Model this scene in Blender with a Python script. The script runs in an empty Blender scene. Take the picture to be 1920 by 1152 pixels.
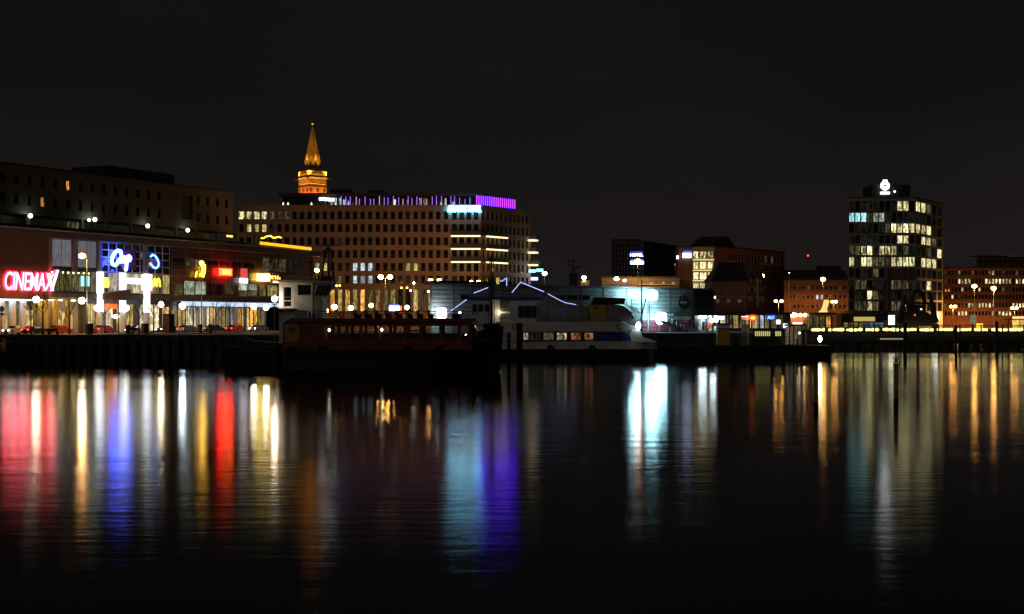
import bpy, math, random
from mathutils import Vector, Matrix
random.seed(7)
sc = bpy.context.scene
col = sc.collection
PI = math.pi

# ------------------------------------------------------------------ camera
FPX, HZ, CX, CH = 2600.0, 602.0, 960.0, 6.0      # focal length in photo pixels, horizon row, centre column, eye height
cd = bpy.data.cameras.new('camera'); cam = bpy.data.objects.new('camera', cd); col.objects.link(cam)
cam.location = (0, 0, CH); cam.rotation_euler = (PI/2, 0, 0)
cd.sensor_width = 36; cd.lens = FPX/1920*36; cd.shift_y = (HZ-576)/1920
cd.clip_start = 0.5; cd.clip_end = 9000
sc.camera = cam

# ------------------------------------------------------------------ night sky (city glow under cloud)
w = bpy.data.worlds.new('World'); sc.world = w; w.use_nodes = True
nt = w.node_tree; N = nt.nodes; L = nt.links
for n in list(N): N.remove(n)
out = N.new('ShaderNodeOutputWorld')
tc = N.new('ShaderNodeTexCoord'); sep = N.new('ShaderNodeSeparateXYZ'); L.new(tc.outputs['Generated'], sep.inputs[0])
rmp = N.new('ShaderNodeValToRGB'); L.new(sep.outputs['Z'], rmp.inputs[0])
e = rmp.color_ramp.elements
e[0].position = 0.0; e[0].color = (0.0128, 0.0100, 0.0092, 1)
e[1].position = 0.55; e[1].color = (0.0036, 0.0036, 0.0040, 1)
m_ = e.new(0.16); m_.color = (0.0066, 0.0060, 0.0062, 1)
bg = N.new('ShaderNodeBackground'); L.new(rmp.outputs[0], bg.inputs[0])
cl = N.new('ShaderNodeTexNoise'); cl.inputs['Scale'].default_value = 3.2; cl.inputs['Detail'].default_value = 5; cmp_ = N.new('ShaderNodeMapping'); cmp_.inputs['Scale'].default_value = (1, 1, 2.4); L.new(tc.outputs['Generated'], cmp_.inputs[0]); L.new(cmp_.outputs[0], cl.inputs[0])
clr = N.new('ShaderNodeMapRange'); L.new(cl.outputs[0], clr.inputs[0]); clr.inputs[1].default_value = .3; clr.inputs[2].default_value = .7; clr.inputs[3].default_value = .84; clr.inputs[4].default_value = 1.18; L.new(clr.outputs[0], bg.inputs[1])
sky = N.new('ShaderNodeTexSky'); sky.sky_type = 'NISHITA'; sky.sun_disc = False
sky.sun_elevation = math.radians(-4); sky.sun_rotation = math.radians(250)
bg2 = N.new('ShaderNodeBackground'); L.new(sky.outputs[0], bg2.inputs[0]); bg2.inputs[1].default_value = 0.002
ad = N.new('ShaderNodeAddShader'); L.new(bg.outputs[0], ad.inputs[0]); L.new(bg2.outputs[0], ad.inputs[1])
L.new(ad.outputs[0], out.inputs[0])

# added fill for city light behind the camera, lifts the dark boats and facades
sd = bpy.data.lights.new('rear_fill', 'SUN'); sd.energy = 0.11; sd.angle = math.radians(25); sd.color = (1, .86, .72)
so = bpy.data.objects.new('rear_fill', sd); col.objects.link(so); so.rotation_euler = Vector((.45, .80, -.40)).to_track_quat('-Z', 'Y').to_euler()

vs = sc.view_settings
vs.view_transform = 'Standard'; vs.look = 'None'; vs.exposure = 0.0; vs.gamma = 1.0; vs.use_curve_mapping = False
cy = sc.cycles
cy.use_denoising = True; cy.denoiser = 'OPENIMAGEDENOISE'; cy.use_adaptive_sampling = True; cy.adaptive_threshold = 0.008
cy.max_bounces = 4; cy.diffuse_bounces = 2; cy.glossy_bounces = 3; cy.transmission_bounces = 2; cy.transparent_max_bounces = 12
cy.sample_clamp_indirect = 4.0; cy.sample_clamp_direct = 0.0; cy.use_light_tree = True
cy.caustics_reflective = False; cy.caustics_refractive = False

# ------------------------------------------------------------------ helpers: materials
MATS = {}
def mat(name, c, rough=0.7, metal=0.0, var=0.18, scale=0.6, bump=0.0, c2=None, spec=0.4, stretch=(1, 1, 1)):
    """plain painted / built surface: base colour with weathering noise and an optional fine relief"""
    if name in MATS: return MATS[name]
    m = bpy.data.materials.new(name); m.use_nodes = True
    nt = m.node_tree; N = nt.nodes; L = nt.links; b = N['Principled BSDF']
    b.inputs['Roughness'].default_value = rough; b.inputs['Metallic'].default_value = metal
    b.inputs['Specular IOR Level'].default_value = spec
    tc = N.new('ShaderNodeTexCoord'); mp = N.new('ShaderNodeMapping'); mp.inputs['Scale'].default_value = stretch
    L.new(tc.outputs['Object'], mp.inputs[0])
    n = N.new('ShaderNodeTexNoise'); n.inputs['Scale'].default_value = scale; n.inputs['Detail'].default_value = 6; n.inputs['Roughness'].default_value = 0.65
    L.new(mp.outputs[0], n.inputs[0])
    r = N.new('ShaderNodeValToRGB'); L.new(n.outputs[0], r.inputs[0])
    d = c2 or tuple(x*(1-var*1.6) for x in c)
    r.color_ramp.elements[0].position = 0.3; r.color_ramp.elements[0].color = (*d, 1)
    r.color_ramp.elements[1].position = 0.7; r.color_ramp.elements[1].color = (*[min(1, x*(1+var)) for x in c], 1)
    L.new(r.outputs[0], b.inputs['Base Color'])
    if bump:
        bp = N.new('ShaderNodeBump'); bp.inputs['Strength'].default_value = bump; bp.inputs['Distance'].default_value = 0.05
        n2 = N.new('ShaderNodeTexNoise'); n2.inputs['Scale'].default_value = scale*9; n2.inputs['Detail'].default_value = 4
        L.new(mp.outputs[0], n2.inputs[0]); L.new(n2.outputs[0], bp.inputs['Height']); L.new(bp.outputs[0], b.inputs['Normal'])
    MATS[name] = m; return m

def brick(name, c, mortar, scale=1.0):
    if name in MATS: return MATS[name]
    m = bpy.data.materials.new(name); m.use_nodes = True
    nt = m.node_tree; N = nt.nodes; L = nt.links; b = N['Principled BSDF']; b.inputs['Roughness'].default_value = 0.85
    tc = N.new('ShaderNodeTexCoord'); sp = N.new('ShaderNodeSeparateXYZ'); L.new(tc.outputs['Object'], sp.inputs[0])
    a = N.new('ShaderNodeMath'); a.operation = 'ADD'; L.new(sp.outputs[0], a.inputs[0]); L.new(sp.outputs[1], a.inputs[1])
    cb = N.new('ShaderNodeCombineXYZ'); L.new(a.outputs[0], cb.inputs[0]); L.new(sp.outputs[2], cb.inputs[1])
    t = N.new('ShaderNodeTexBrick'); L.new(cb.outputs[0], t.inputs[0]); t.inputs['Scale'].default_value = 3.2*scale
    t.inputs['Color1'].default_value = (*c, 1); t.inputs['Color2'].default_value = (*[x*0.72 for x in c], 1); t.inputs['Mortar'].default_value = (*mortar, 1)
    n = N.new('ShaderNodeTexNoise'); n.inputs['Scale'].default_value = 0.35; n.inputs['Detail'].default_value = 7; L.new(tc.outputs['Object'], n.inputs[0])
    mx = N.new('ShaderNodeMixRGB'); mx.blend_type = 'MULTIPLY'; mx.inputs[0].default_value = 0.75
    r = N.new('ShaderNodeValToRGB'); L.new(n.outputs[0], r.inputs[0]); r.color_ramp.elements[0].position = .28; r.color_ramp.elements[0].color = (.5, .5, .5, 1); r.color_ramp.elements[1].position = .7; r.color_ramp.elements[1].color = (1, 1, 1, 1)
    L.new(t.outputs[0], mx.inputs[1]); L.new(r.outputs[0], mx.inputs[2]); L.new(mx.outputs[0], b.inputs['Base Color'])
    MATS[name] = m; return m

def em(name, c, s, sample=True):
    """a thing that gives off light"""
    if name in MATS: return MATS[name]
    m = bpy.data.materials.new(name); m.use_nodes = True
    nt = m.node_tree; N = nt.nodes; L = nt.links
    for n in list(N): N.remove(n)
    o = N.new('ShaderNodeOutputMaterial'); E = N.new('ShaderNodeEmission'); E.inputs[0].default_value = (*c, 1); E.inputs[1].default_value = s
    L.new(E.outputs[0], o.inputs[0])
    m.cycles.emission_sampling = 'AUTO' if sample else 'NONE'
    MATS[name] = m; return m

def room(name, c, s, dark=0.25, fine=1.0, sample=False):
    """a lit room behind a pane: curtains, furniture and shelving make the glow uneven; each window differs"""
    if name in MATS: return MATS[name]
    m = bpy.data.materials.new(name); m.use_nodes = True
    nt = m.node_tree; N = nt.nodes; L = nt.links
    for n in list(N): N.remove(n)
    o = N.new('ShaderNodeOutputMaterial'); E = N.new('ShaderNodeEmission')
    oi = N.new('ShaderNodeObjectInfo'); tc = N.new('ShaderNodeTexCoord')
    off = N.new('ShaderNodeVectorMath'); off.operation = 'SCALE'; L.new(oi.outputs['Location'], off.inputs[0]); off.inputs['Scale'].default_value = 3.7
    av = N.new('ShaderNodeVectorMath'); L.new(tc.outputs['Object'], av.inputs[0]); L.new(off.outputs[0], av.inputs[1])
    mp = N.new('ShaderNodeMapping'); mp.inputs['Scale'].default_value = (2.2*fine, 1, 0.7*fine); L.new(av.outputs[0], mp.inputs[0])
    v = N.new('ShaderNodeTexVoronoi'); v.distance = 'CHEBYCHEV'; v.inputs['Scale'].default_value = 1.1; L.new(mp.outputs[0], v.inputs['Vector'])
    n = N.new('ShaderNodeTexNoise'); n.inputs['Scale'].default_value = 1.6*fine; n.inputs['Detail'].default_value = 4; L.new(av.outputs[0], n.inputs[0])
    sx = N.new('ShaderNodeSeparateColor'); L.new(v.outputs['Color'], sx.inputs[0])
    ml = N.new('ShaderNodeMath'); ml.operation = 'MULTIPLY'; L.new(sx.outputs[0], ml.inputs[0]); L.new(n.outputs[0], ml.inputs[1])
    mr = N.new('ShaderNodeMapRange'); L.new(ml.outputs[0], mr.inputs[0]); mr.inputs[1].default_value = .06; mr.inputs[2].default_value = .5; mr.inputs[3].default_value = dark; mr.inputs[4].default_value = 1.0
    rr = N.new('ShaderNodeMapRange'); L.new(oi.outputs['Random'], rr.inputs[0]); rr.inputs[3].default_value = 0.38*s; rr.inputs[4].default_value = 1.45*s
    st = N.new('ShaderNodeMath'); st.operation = 'MULTIPLY'; L.new(mr.outputs[0], st.inputs[0]); L.new(rr.outputs[0], st.inputs[1])
    E.inputs[0].default_value = (*c, 1); L.new(st.outputs[0], E.inputs[1]); L.new(E.outputs[0], o.inputs[0])
    m.cycles.emission_sampling = 'AUTO' if sample else 'NONE'
    MATS[name] = m; return m

def clear_glass(name, tint, k=0.12):
    if name in MATS: return MATS[name]
    m = bpy.data.materials.new(name); m.use_nodes = True
    nt = m.node_tree; N = nt.nodes; L = nt.links
    for n in list(N): N.remove(n)
    o = N.new('ShaderNodeOutputMaterial'); t = N.new('ShaderNodeBsdfTransparent'); t.inputs[0].default_value = (*tint, 1)
    g = N.new('ShaderNodeBsdfGlossy'); g.inputs['Roughness'].default_value = 0.05
    f = N.new('ShaderNodeFresnel'); f.inputs[0].default_value = 1.5
    mx = N.new('ShaderNodeMixShader'); L.new(f.outputs[0], mx.inputs[0]); L.new(t.outputs[0], mx.inputs[1]); L.new(g.outputs[0], mx.inputs[2]); L.new(mx.outputs[0], o.inputs[0])
    MATS[name] = m; return m

# ------------------------------------------------------------------ helpers: meshes
class MB:
    def __init__(s): s.v = []; s.f = []
    def add(s, vs, fs):
        k = len(s.v); s.v += [tuple(p) for p in vs]; s.f += [tuple(i+k for i in f) for f in fs]; return s
    def box(s, x0, y0, z0, x1, y1, z1):
        x0, x1 = min(x0, x1), max(x0, x1); y0, y1 = min(y0, y1), max(y0, y1); z0, z1 = min(z0, z1), max(z0, z1)
        return s.add([(x0,y0,z0),(x1,y0,z0),(x1,y1,z0),(x0,y1,z0),(x0,y0,z1),(x1,y0,z1),(x1,y1,z1),(x0,y1,z1)],
                     [(0,3,2,1),(4,5,6,7),(0,1,5,4),(1,2,6,5),(2,3,7,6),(3,0,4,7)])
    def prism(s, pts, y0, y1):                      # polygon in x,z (counter-clockwise seen from -y) pushed along y
        n = len(pts)
        return s.add([(x, y0, z) for x, z in pts]+[(x, y1, z) for x, z in pts],
                     [tuple(range(n)), tuple(range(2*n-1, n-1, -1))]+[(i, i+n, (i+1) % n+n, (i+1) % n) for i in range(n)])
    def slab(s, pts, z0, z1):                       # polygon in x,y (counter-clockwise) pushed along z
        n = len(pts)
        return s.add([(x, y, z0) for x, y in pts]+[(x, y, z1) for x, y in pts],
                     [tuple(range(n-1, -1, -1)), tuple(range(n, 2*n))]+[(i, (i+1) % n, (i+1) % n+n, i+n) for i in range(n)])
    def cyl(s, p, q, r0, r1=None, n=8):
        r1 = r0 if r1 is None else r1
        p, q = Vector(p), Vector(q); d = (q-p).normalized()
        a = d.orthogonal().normalized(); b = d.cross(a)
        ring = lambda c, r: [c+(a*math.cos(2*PI*i/n)+b*math.sin(2*PI*i/n))*r for i in range(n)]
        return s.add(ring(p, r0)+ring(q, r1), [(i, (i+1) % n, (i+1) % n+n, i+n) for i in range(n)]+[tuple(range(n-1, -1, -1)), tuple(range(n, 2*n))])
    def tube(s, pts, r, n=6):
        for a, b in zip(pts, pts[1:]): s.cyl(a, b, r, r, n)
        return s
    def ball(s, c, r, n=12, m=8, sc=(1, 1, 1)):
        V = [(c[0], c[1], c[2]-r*sc[2])]; F = []
        for j in range(1, m):
            t = PI*j/m
            for i in range(n):
                p = 2*PI*i/n; V.append((c[0]+r*sc[0]*math.sin(t)*math.cos(p), c[1]+r*sc[1]*math.sin(t)*math.sin(p), c[2]-r*sc[2]*math.cos(t)))
        V.append((c[0], c[1], c[2]+r*sc[2])); top = len(V)-1
        for i in range(n):
            F.append((0, 1+(i+1) % n, 1+i)); F.append((top, top-n+i, top-n+(i+1) % n))
            for j in range(m-2):
                a = 1+j*n+i; b = 1+j*n+(i+1) % n; F.append((a, b, b+n, a+n))
        return s.add(V, F)
    def loft(s, rings, cap=True):
        n = len(rings[0]); V = [p for r in rings for p in r]; F = []
        for k in range(len(rings)-1):
            for i in range(n): F.append((k*n+i, k*n+(i+1) % n, (k+1)*n+(i+1) % n, (k+1)*n+i))
        if cap: F += [tuple(range(n-1, -1, -1)), tuple(range(len(V)-n, len(V)))]
        return s.add(V, F)
    def torus(s, c, R, r, ax='y', n=16, m=6):
        V = []; F = []
        for i in range(n):
            t = 2*PI*i/n
            for j in range(m):
                p = 2*PI*j/m; a = (R+r*math.cos(p))*math.cos(t); b = (R+r*math.cos(p))*math.sin(t); h = r*math.sin(p)
                V.append((c[0]+a, c[1]+h, c[2]+b) if ax == 'y' else ((c[0]+h, c[1]+a, c[2]+b) if ax == 'x' else (c[0]+a, c[1]+b, c[2]+h)))
        for i in range(n):
            for j in range(m): F.append((i*m+j, i*m+(j+1) % m, ((i+1) % n)*m+(j+1) % m, ((i+1) % n)*m+j))
        return s.add(V, F)
    def mesh(s, name, m):
        me = bpy.data.meshes.new(name); me.from_pydata(s.v, [], s.f); me.materials.append(m); me.update(); return me
    def build(s, name, m, parent=None, loc=None, smooth=False, fix=True):
        me = s.mesh(name, m)
        if fix:
            import bmesh
            bm = bmesh.new(); bm.from_mesh(me); bmesh.ops.recalc_face_normals(bm, faces=bm.faces); bm.to_mesh(me); bm.free()
        if smooth:
            for p in me.polygons: p.use_smooth = True
        return link(name, me, parent, loc)
def link(name, data, parent=None, loc=None):
    o = bpy.data.objects.new(name, data); col.objects.link(o)
    if parent is not None: o.parent = parent
    if loc is not None: o.location = loc
    return o
def tag(o, label, cat, group=None):
    o['label'] = label; o['category'] = cat
    if group: o['group'] = group
    return o
def thing(name, label, cat, loc=(0, 0, 0), rz=0.0, group=None):
    o = link(name, None, None, loc); o.rotation_euler = (0, 0, rz); o.empty_display_size = 0.5
    return tag(o, label, cat, group)
def setting(name, mb, m, kind='structure', **k):
    o = mb.build(name, m, **k); o['kind'] = kind; return o
def copy_tree(o, parent=None):
    c = o.copy(); col.objects.link(c)
    if parent is not None: c.parent = parent
    for ch in list(o.children): copy_tree(ch, c)
    return c
def text_part(name, s, m, parent, x0, x1, z0, z1, y, depth=0.1, offset=0.0, shear=0.0, flip=False, space=1.0):
    """lettering fitted to a box, facing -y of its parent"""
    cu = bpy.data.curves.new(name, 'FONT'); cu.body = s; cu.offset = offset; cu.shear = shear; cu.extrude = 0.05; cu.resolution_u = 3; cu.space_character = space
    t = bpy.data.objects.new(name, cu); col.objects.link(t)
    me = bpy.data.meshes.new_from_object(t.evaluated_get(bpy.context.evaluated_depsgraph_get()))
    bpy.data.objects.remove(t); bpy.data.curves.remove(cu)
    xs = [v.co.x for v in me.vertices]; ys = [v.co.y for v in me.vertices]
    a, b, c, d = min(xs), max(xs), min(ys), max(ys)
    for v in me.vertices:
        u = (v.co.x-a)/(b-a)
        if flip: u = 1-u
        v.co = Vector((x0+u*(x1-x0), y-(v.co.z/0.05+1)*0.5*depth, z0+(v.co.y-c)/(d-c)*(z1-z0)))
    me.materials.clear(); me.materials.append(m)
    return link(name, me, parent)

def stroke_letters(name, m, parent, x0, x1, z0, z1, y, n, seed=1, wd=.09):
    """a row of glowing letter strokes too blurred in the photograph to be read"""
    R = random.Random(seed); b = MB(); w_ = (x1-x0)/n; h = z1-z0
    for i in range(n):
        a = x0+w_*(i+.12); c = x0+w_*(i+.82); k = R.randrange(4)
        b.cyl((a, y, z0), (a+w_*.08, y, z1), wd, None, 6)
        if k != 1: b.cyl((a, y, z1-wd), (c, y, z1-wd*R.uniform(1, 2)), wd, None, 6)
        if k != 0: b.cyl((c, y, z0), (c, y, z0+h*R.uniform(.5, 1)), wd, None, 6)
        if k > 1: b.cyl((a, y, z0+h*.45), (c, y, z0+h*R.uniform(.1, .5)), wd, None, 6)
    return b.build(name, m, parent)

def at(px, py, D): return Vector(((px-CX)/FPX*D, D, CH-(py-HZ)/FPX*D))
G = 3.8                                              # quay and street level above the water

class Frame:
    """the plane of a facade: local x along it, local y into the building, local z up from its foot"""
    def __init__(s, pxa, Da, pxb, Db, z0=G):
        a = Vector(((pxa-CX)/FPX*Da, Da)); b = Vector(((pxb-CX)/FPX*Db, Db))
        s.o = a; s.len = (b-a).length; s.d = (b-a).normalized(); s.n = Vector((-s.d.y, s.d.x)); s.z0 = z0
        s.rz = math.atan2(s.d.y, s.d.x)
    def uv(s, px, py=HZ, off=0.0):
        u = (px-CX)/FPX; o = s.o+s.n*off
        # o + t d = k (u,1)
        det = s.d.x*(-1)-(-u)*s.d.y
        t = (-o.x*(-1)-(-u)*(-o.y))/det
        k = o.y+t*s.d.y
        return t, CH-(py-HZ)/FPX*k-s.z0
    def x(s, px, off=0.0): return s.uv(px, HZ, off)[0]
    def z(s, px, py, off=0.0): return s.uv(px, py, off)[1]
    def world(s, x, y, z=0): p = s.o+s.d*x+s.n*y; return Vector((p.x, p.y, s.z0+z))
    def thing(s, name, label, cat, group=None): return thing(name, label, cat, (s.o.x, s.o.y, s.z0), s.rz, group)

def skew(F, y0, y1, x0=None, x1=None, grow=0.0):
    """plan of a building body: front on the facade line, flanks turned towards the street corner"""
    x0 = 0.01 if x0 is None else x0; x1 = F.len-.01 if x1 is None else x1
    def back(x):
        p = F.world(x, 0); return F.x(CX+FPX*p.x/p.y, y1)
    return [(x0-grow, y0), (x1+grow, y0), (min(x1+grow, back(x1)), y1), (max(x0-grow, back(x0)), y1)]

def wall_part(name, parent, x0, x1, z0, z1, ops, m, reveal=0.3, y=0.0):
    """front skin of a wall with real openings and their reveals"""
    xs = sorted(set([x0, x1]+[min(max(o[i], x0), x1) for o in ops for i in (0, 1)])); zs = sorted(set([z0, z1]+[min(max(o[i], z0), z1) for o in ops for i in (2, 3)]))
    b = MB(); idx = {}
    def V(i, j):
        if (i, j) not in idx: idx[(i, j)] = len(b.v); b.v.append((xs[i], y, zs[j]))
        return idx[(i, j)]
    for i in range(len(xs)-1):
        mx = (xs[i]+xs[i+1])/2
        cand = [o for o in ops if o[0] < mx < o[1]]
        for j in range(len(zs)-1):
            mz = (zs[j]+zs[j+1])/2
            if any(o[2] < mz < o[3] for o in cand): continue
            b.f.append((V(i, j), V(i+1, j), V(i+1, j+1), V(i, j+1)))
    for (a, c, d, e_) in ops:
        r = y+reveal
        b.add([(a,y,d),(c,y,d),(c,y,e_),(a,y,e_),(a,r,d),(c,r,d),(c,r,e_),(a,r,e_)], [(0,4,5,1),(1,5,6,2),(2,6,7,3),(3,7,4,0)])
    return b.build(name, m, parent, fix=False)

WC = {}
def window(parent, x0, x1, z0, z1, pane_mat, frame_mat, nx=1, nz=1, y=0.22, t=0.07, name='window'):
    """a window part: frame with glazing bars, and its pane as sub-part"""
    w_, h_ = round(x1-x0, 2), round(z1-z0, 2)
    k = (w_, h_, nx, nz, frame_mat.name, t)
    if k not in WC:
        b = MB(); d = 0.1
        b.box(0,0,0,w_,d,t); b.box(0,0,h_-t,w_,d,h_); b.box(0,0,t,t,d,h_-t); b.box(w_-t,0,t,w_,d,h_-t)
        for i in range(1, nx): c = w_*i/nx; b.box(c-t*.4,0.01,t,c+t*.4,d-.01,h_-t)
        for j in range(1, nz): c = h_*(0.3 if nz == 2 else j/nz); b.box(t,0.02,c-t*.4,w_-t,d-.02,c+t*.4)
        WC[k] = b.mesh(name, frame_mat)
    f = link(name, WC[k], parent, (x0, y-0.1, z0))
    kp = (w_, h_, pane_mat.name)
    if kp not in WC:
        b = MB(); b.add([(0.02,0,0.02),(w_-.02,0,0.02),(w_-.02,0,h_-.02),(0.02,0,h_-.02)], [(0,1,2,3)]); WC[kp] = b.mesh('pane', pane_mat)
    link('pane', WC[kp], f, (0, 0.07, 0))
    return f

# ------------------------------------------------------------------ palette
M_asph = mat('asphalt', (.05, .05, .052), .85, var=.3, scale=.8, bump=.3)
M_pave = mat('paving', (.16, .15, .14), .85, var=.25, scale=.9, bump=.2)
M_quay = mat('quay_concrete', (.045, .042, .04), .9, var=.35, scale=.5, bump=.4, stretch=(1, 1, .4))
M_ground = mat('city_ground', (.07, .068, .065), .9, var=.3, scale=.1)
M_black = mat('black_steel', (.018, .018, .02), .55, var=.2, scale=2)
M_dark = mat('dark_paint', (.03, .032, .036), .6, var=.25, scale=1.2)
M_pont = mat('tarred_pontoon', (.016, .016, .017), .8, var=.3, scale=1.4, bump=.3)
M_grey = mat('grey_metal', (.25, .26, .27), .5, .3, var=.15, scale=1)
M_lgrey = mat('light_grey_cladding', (.42, .44, .45), .55, .1, var=.14, scale=.5)
M_white = mat('white_paint', (.72, .72, .70), .45, var=.10, scale=.8)
M_boatw = mat('weathered_white_paint', (.62, .61, .58), .5, var=.16, scale=.6, c2=(.46, .43, .38))
M_red = mat('red_boat_paint', (.19, .034, .018), .5, var=.3, scale=.7, c2=(.085, .02, .014))
M_maroon = mat('maroon_plank', (.22, .03, .05), .55, var=.2, scale=.8)
M_yel = mat('yellow_paint', (.55, .34, .02), .5, var=.15, scale=.9)
M_ylw2 = mat('pile_yellow', (.34, .24, .02), .6, var=.35, scale=1.5, c2=(.10, .08, .02))
M_blue = mat('blue_paint', (.02, .06, .25), .45, var=.15, scale=.9)
M_orange = mat('orange_paint', (.55, .10, .03), .5, var=.15, scale=1)
M_brickd = brick('dark_red_brick', (.19, .055, .034), (.16, .13, .11))
M_brickr = brick('red_brick', (.34, .12, .065), (.22, .18, .15))
M_brickh = brick('brown_clinker', (.43, .27, .19), (.30, .24, .20))
M_conc = mat('pale_render', (.22, .185, .16), .85, var=.15, scale=.25)
M_office = mat('dark_office_cladding', (.055, .056, .06), .6, var=.2, scale=.4)
M_panel = mat('facade_panel', (.12, .12, .125), .5, var=.15, scale=.4)
M_copper = mat('green_copper', (.26, .24, .12), .7, var=.25, scale=.5)
M_stone = mat('sandstone', (.45, .36, .24), .85, var=.2, scale=.6, bump=.2)
M_roof = mat('roof_dark', (.035, .033, .033), .8, var=.2, scale=.6)
M_frame = mat('window_frame_dark', (.05, .05, .05), .5, var=.1)
M_framew = mat('window_frame_pale', (.45, .43, .40), .5, var=.1)
M_bark = mat('bark', (.06, .045, .035), .95, var=.35, scale=5)
M_tarp = mat('grey_tarpaulin', (.24, .25, .25), .6, var=.22, scale=.9, bump=.5)
M_navy = mat('navy_cladding', (.012, .014, .03), .5, var=.15)
M_glassd = mat('dark_glass', (.012, .014, .016), .08, var=.2, scale=.3, spec=.6)
M_glass = clear_glass('clear_pane', (.82, .86, .84))
M_rubber = mat('rubber', (.012, .012, .012), .85, var=.2, scale=3)

WARM = (1.0, .80, .45); YELL = (1.0, .86, .38); COOL = (.80, 1.0, .95); CYAN = (.45, .95, 1.0); SOD = (1.0, .42, .09); VIO = (.42, .20, 1.0)
R_warm = room('room_warm', (1.0, .86, .42), 1.9, dark=.07)
R_yel = room('room_yellow', (1.0, .82, .28), 0.8)
R_dim = room('room_dim', (.9, .78, .38), 0.15, dark=.12)
R_vdim = room('room_very_dim', (.75, .76, .6), 0.02, dark=.1)
R_cool = room('room_cool', (.75, .95, 1.0), 1.1)
R_cyan = room('room_cyan', (.40, .95, 1.0), 1.8)
R_org = room('room_orange', (1.0, .48, .10), 1.1)
R_shop = room('room_shop', (1.0, .66, .23), .85, fine=.8, sample=False)
R_shopw = room('room_shop_white', (1.0, .86, .54), .95, fine=.8)
R_oliv = room('room_olive', (.70, .62, .22), .30)
R_lilac = room('room_lilac', (.60, .58, .66), .26, dark=.7)
R_cabin = room('room_cabin', (1, .78, .5), .55, dark=.03, fine=2.2)
R_cabin2 = room('room_cabin_red', (1, .35, .12), .35, dark=.04, fine=2)
R_green = room('room_greenish', (.78, .95, .72), 1.0)

# ================================================================== THE SETTING
# ------------------------------------------------------------------ water
def water_mat():
    m = bpy.data.materials.new('harbour_water'); m.use_nodes = True
    nt = m.node_tree; N = nt.nodes; L = nt.links
    for n in list(N): N.remove(n)
    o = N.new('ShaderNodeOutputMaterial')
    tc = N.new('ShaderNodeTexCoord')
    def noise(scale, stretch, det, rough=.55):
        mp = N.new('ShaderNodeMapping'); mp.inputs['Scale'].default_value = stretch; mp.inputs['Rotation'].default_value = (0, 0, math.radians(-7)); L.new(tc.outputs['Object'], mp.inputs[0])
        n = N.new('ShaderNodeTexNoise'); n.inputs['Scale'].default_value = scale; n.inputs['Detail'].default_value = det; n.inputs['Roughness'].default_value = rough
        L.new(mp.outputs[0], n.inputs[0]); return n
    fine = noise(1.5, (.32, 1.0, 1), 3); mid = noise(.28, (.4, 1, 1), 3); patch = noise(.035, (.25, 1, 1), 3)
    b1 = N.new('ShaderNodeBump'); b1.inputs['Strength'].default_value = 1.0; b1.inputs['Distance'].default_value = WAVE_FINE; L.new(fine.outputs[0], b1.inputs['Height'])
    b2 = N.new('ShaderNodeBump'); b2.inputs['Strength'].default_value = 1.0; b2.inputs['Distance'].default_value = WAVE_MID; L.new(mid.outputs[0], b2.inputs['Height']); L.new(b1.outputs[0], b2.inputs['Normal'])
    mr = N.new('ShaderNodeMapRange'); L.new(patch.outputs[0], mr.inputs[0]); mr.inputs[1].default_value = .35; mr.inputs[2].default_value = .65; mr.inputs[3].default_value = ROUGH_A; mr.inputs[4].default_value = ROUGH_B
    g = N.new('ShaderNodeBsdfGlossy'); g.distribution = 'BECKMANN'; g.inputs['Color'].default_value = (.95, .97, 1, 1); L.new(mr.outputs[0], g.inputs['Roughness']); L.new(b2.outputs[0], g.inputs['Normal'])
    d = N.new('ShaderNodeBsdfDiffuse'); d.inputs[0].default_value = (.004, .007, .009, 1)
    f = N.new('ShaderNodeFresnel'); f.inputs[0].default_value = 1.333
    mx = N.new('ShaderNodeMixShader'); L.new(f.outputs[0], mx.inputs[0]); L.new(d.outputs[0], mx.inputs[1]); L.new(g.outputs[0], mx.inputs[2]); L.new(mx.outputs[0], o.inputs[0])
    return m
WAVE_FINE, WAVE_MID, ROUGH_A, ROUGH_B = .0085, .015, .10, .155
b = MB(); b.add([(-600,-80,0),(600,-80,0),(600,345,0),(-600,345,0)], [(0,1,2,3)])
setting('water', b, water_mat(), fix=False)

# ------------------------------------------------------------------ land: quay edge, then city ground to the horizon
edge = [(-600,203),(-33,208),(-31,237),(47,237),(57,337),(600,337)]
b = MB(); n = len(edge)
b.add([(x, y, G-.02) for x, y in edge]+[(4000,337,G-.02),(4000,6000,G-.02),(-4000,6000,G-.02),(-4000,203,G-.02)], [tuple(range(n+4))])
b.add([(x, y, G-.02) for x, y in edge]+[(x, y, -2) for x, y in edge], [(i, i+n, i+1+n, i+1) for i in range(n-1)])
setting('ground', b, M_ground, fix=False)
# quay walls: concrete coping and sheet piling, real pieces along the edge
b = MB()
for (x0, y0), (x1, y1) in zip(edge, edge[1:]):
    d = Vector((x1-x0, y1-y0)); l = d.length; d.normalize(); n_ = Vector((d.y, -d.x))
    a = Vector((x0, y0)); c = Vector((x1, y1))
    p = [a-n_*.9, c-n_*.9, c+n_*.25, a+n_*.25]
    b.slab([tuple(q) for q in p], G-.45, G+.10)
setting('quay_coping', b, M_quay)
b = MB()
for (x0, y0), (x1, y1) in zip(edge, edge[1:]):
    a = Vector((max(x0, -140), y0)); c = Vector((min(x1, 170), y1)); d = c-a; l = d.length; d.normalize(); n_ = Vector((d.y, -d.x))
    k = int(l/1.6)
    for i in range(k):
        p = a+d*(i*1.6); q = p+d*.9
        b.slab([tuple(p-n_*.1), tuple(q-n_*.1), tuple(q-d*.15+n_*.2), tuple(p+d*.15+n_*.2)], -1.5, G-.46)
setting('quay_sheet_piling', b, M_quay)

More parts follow.
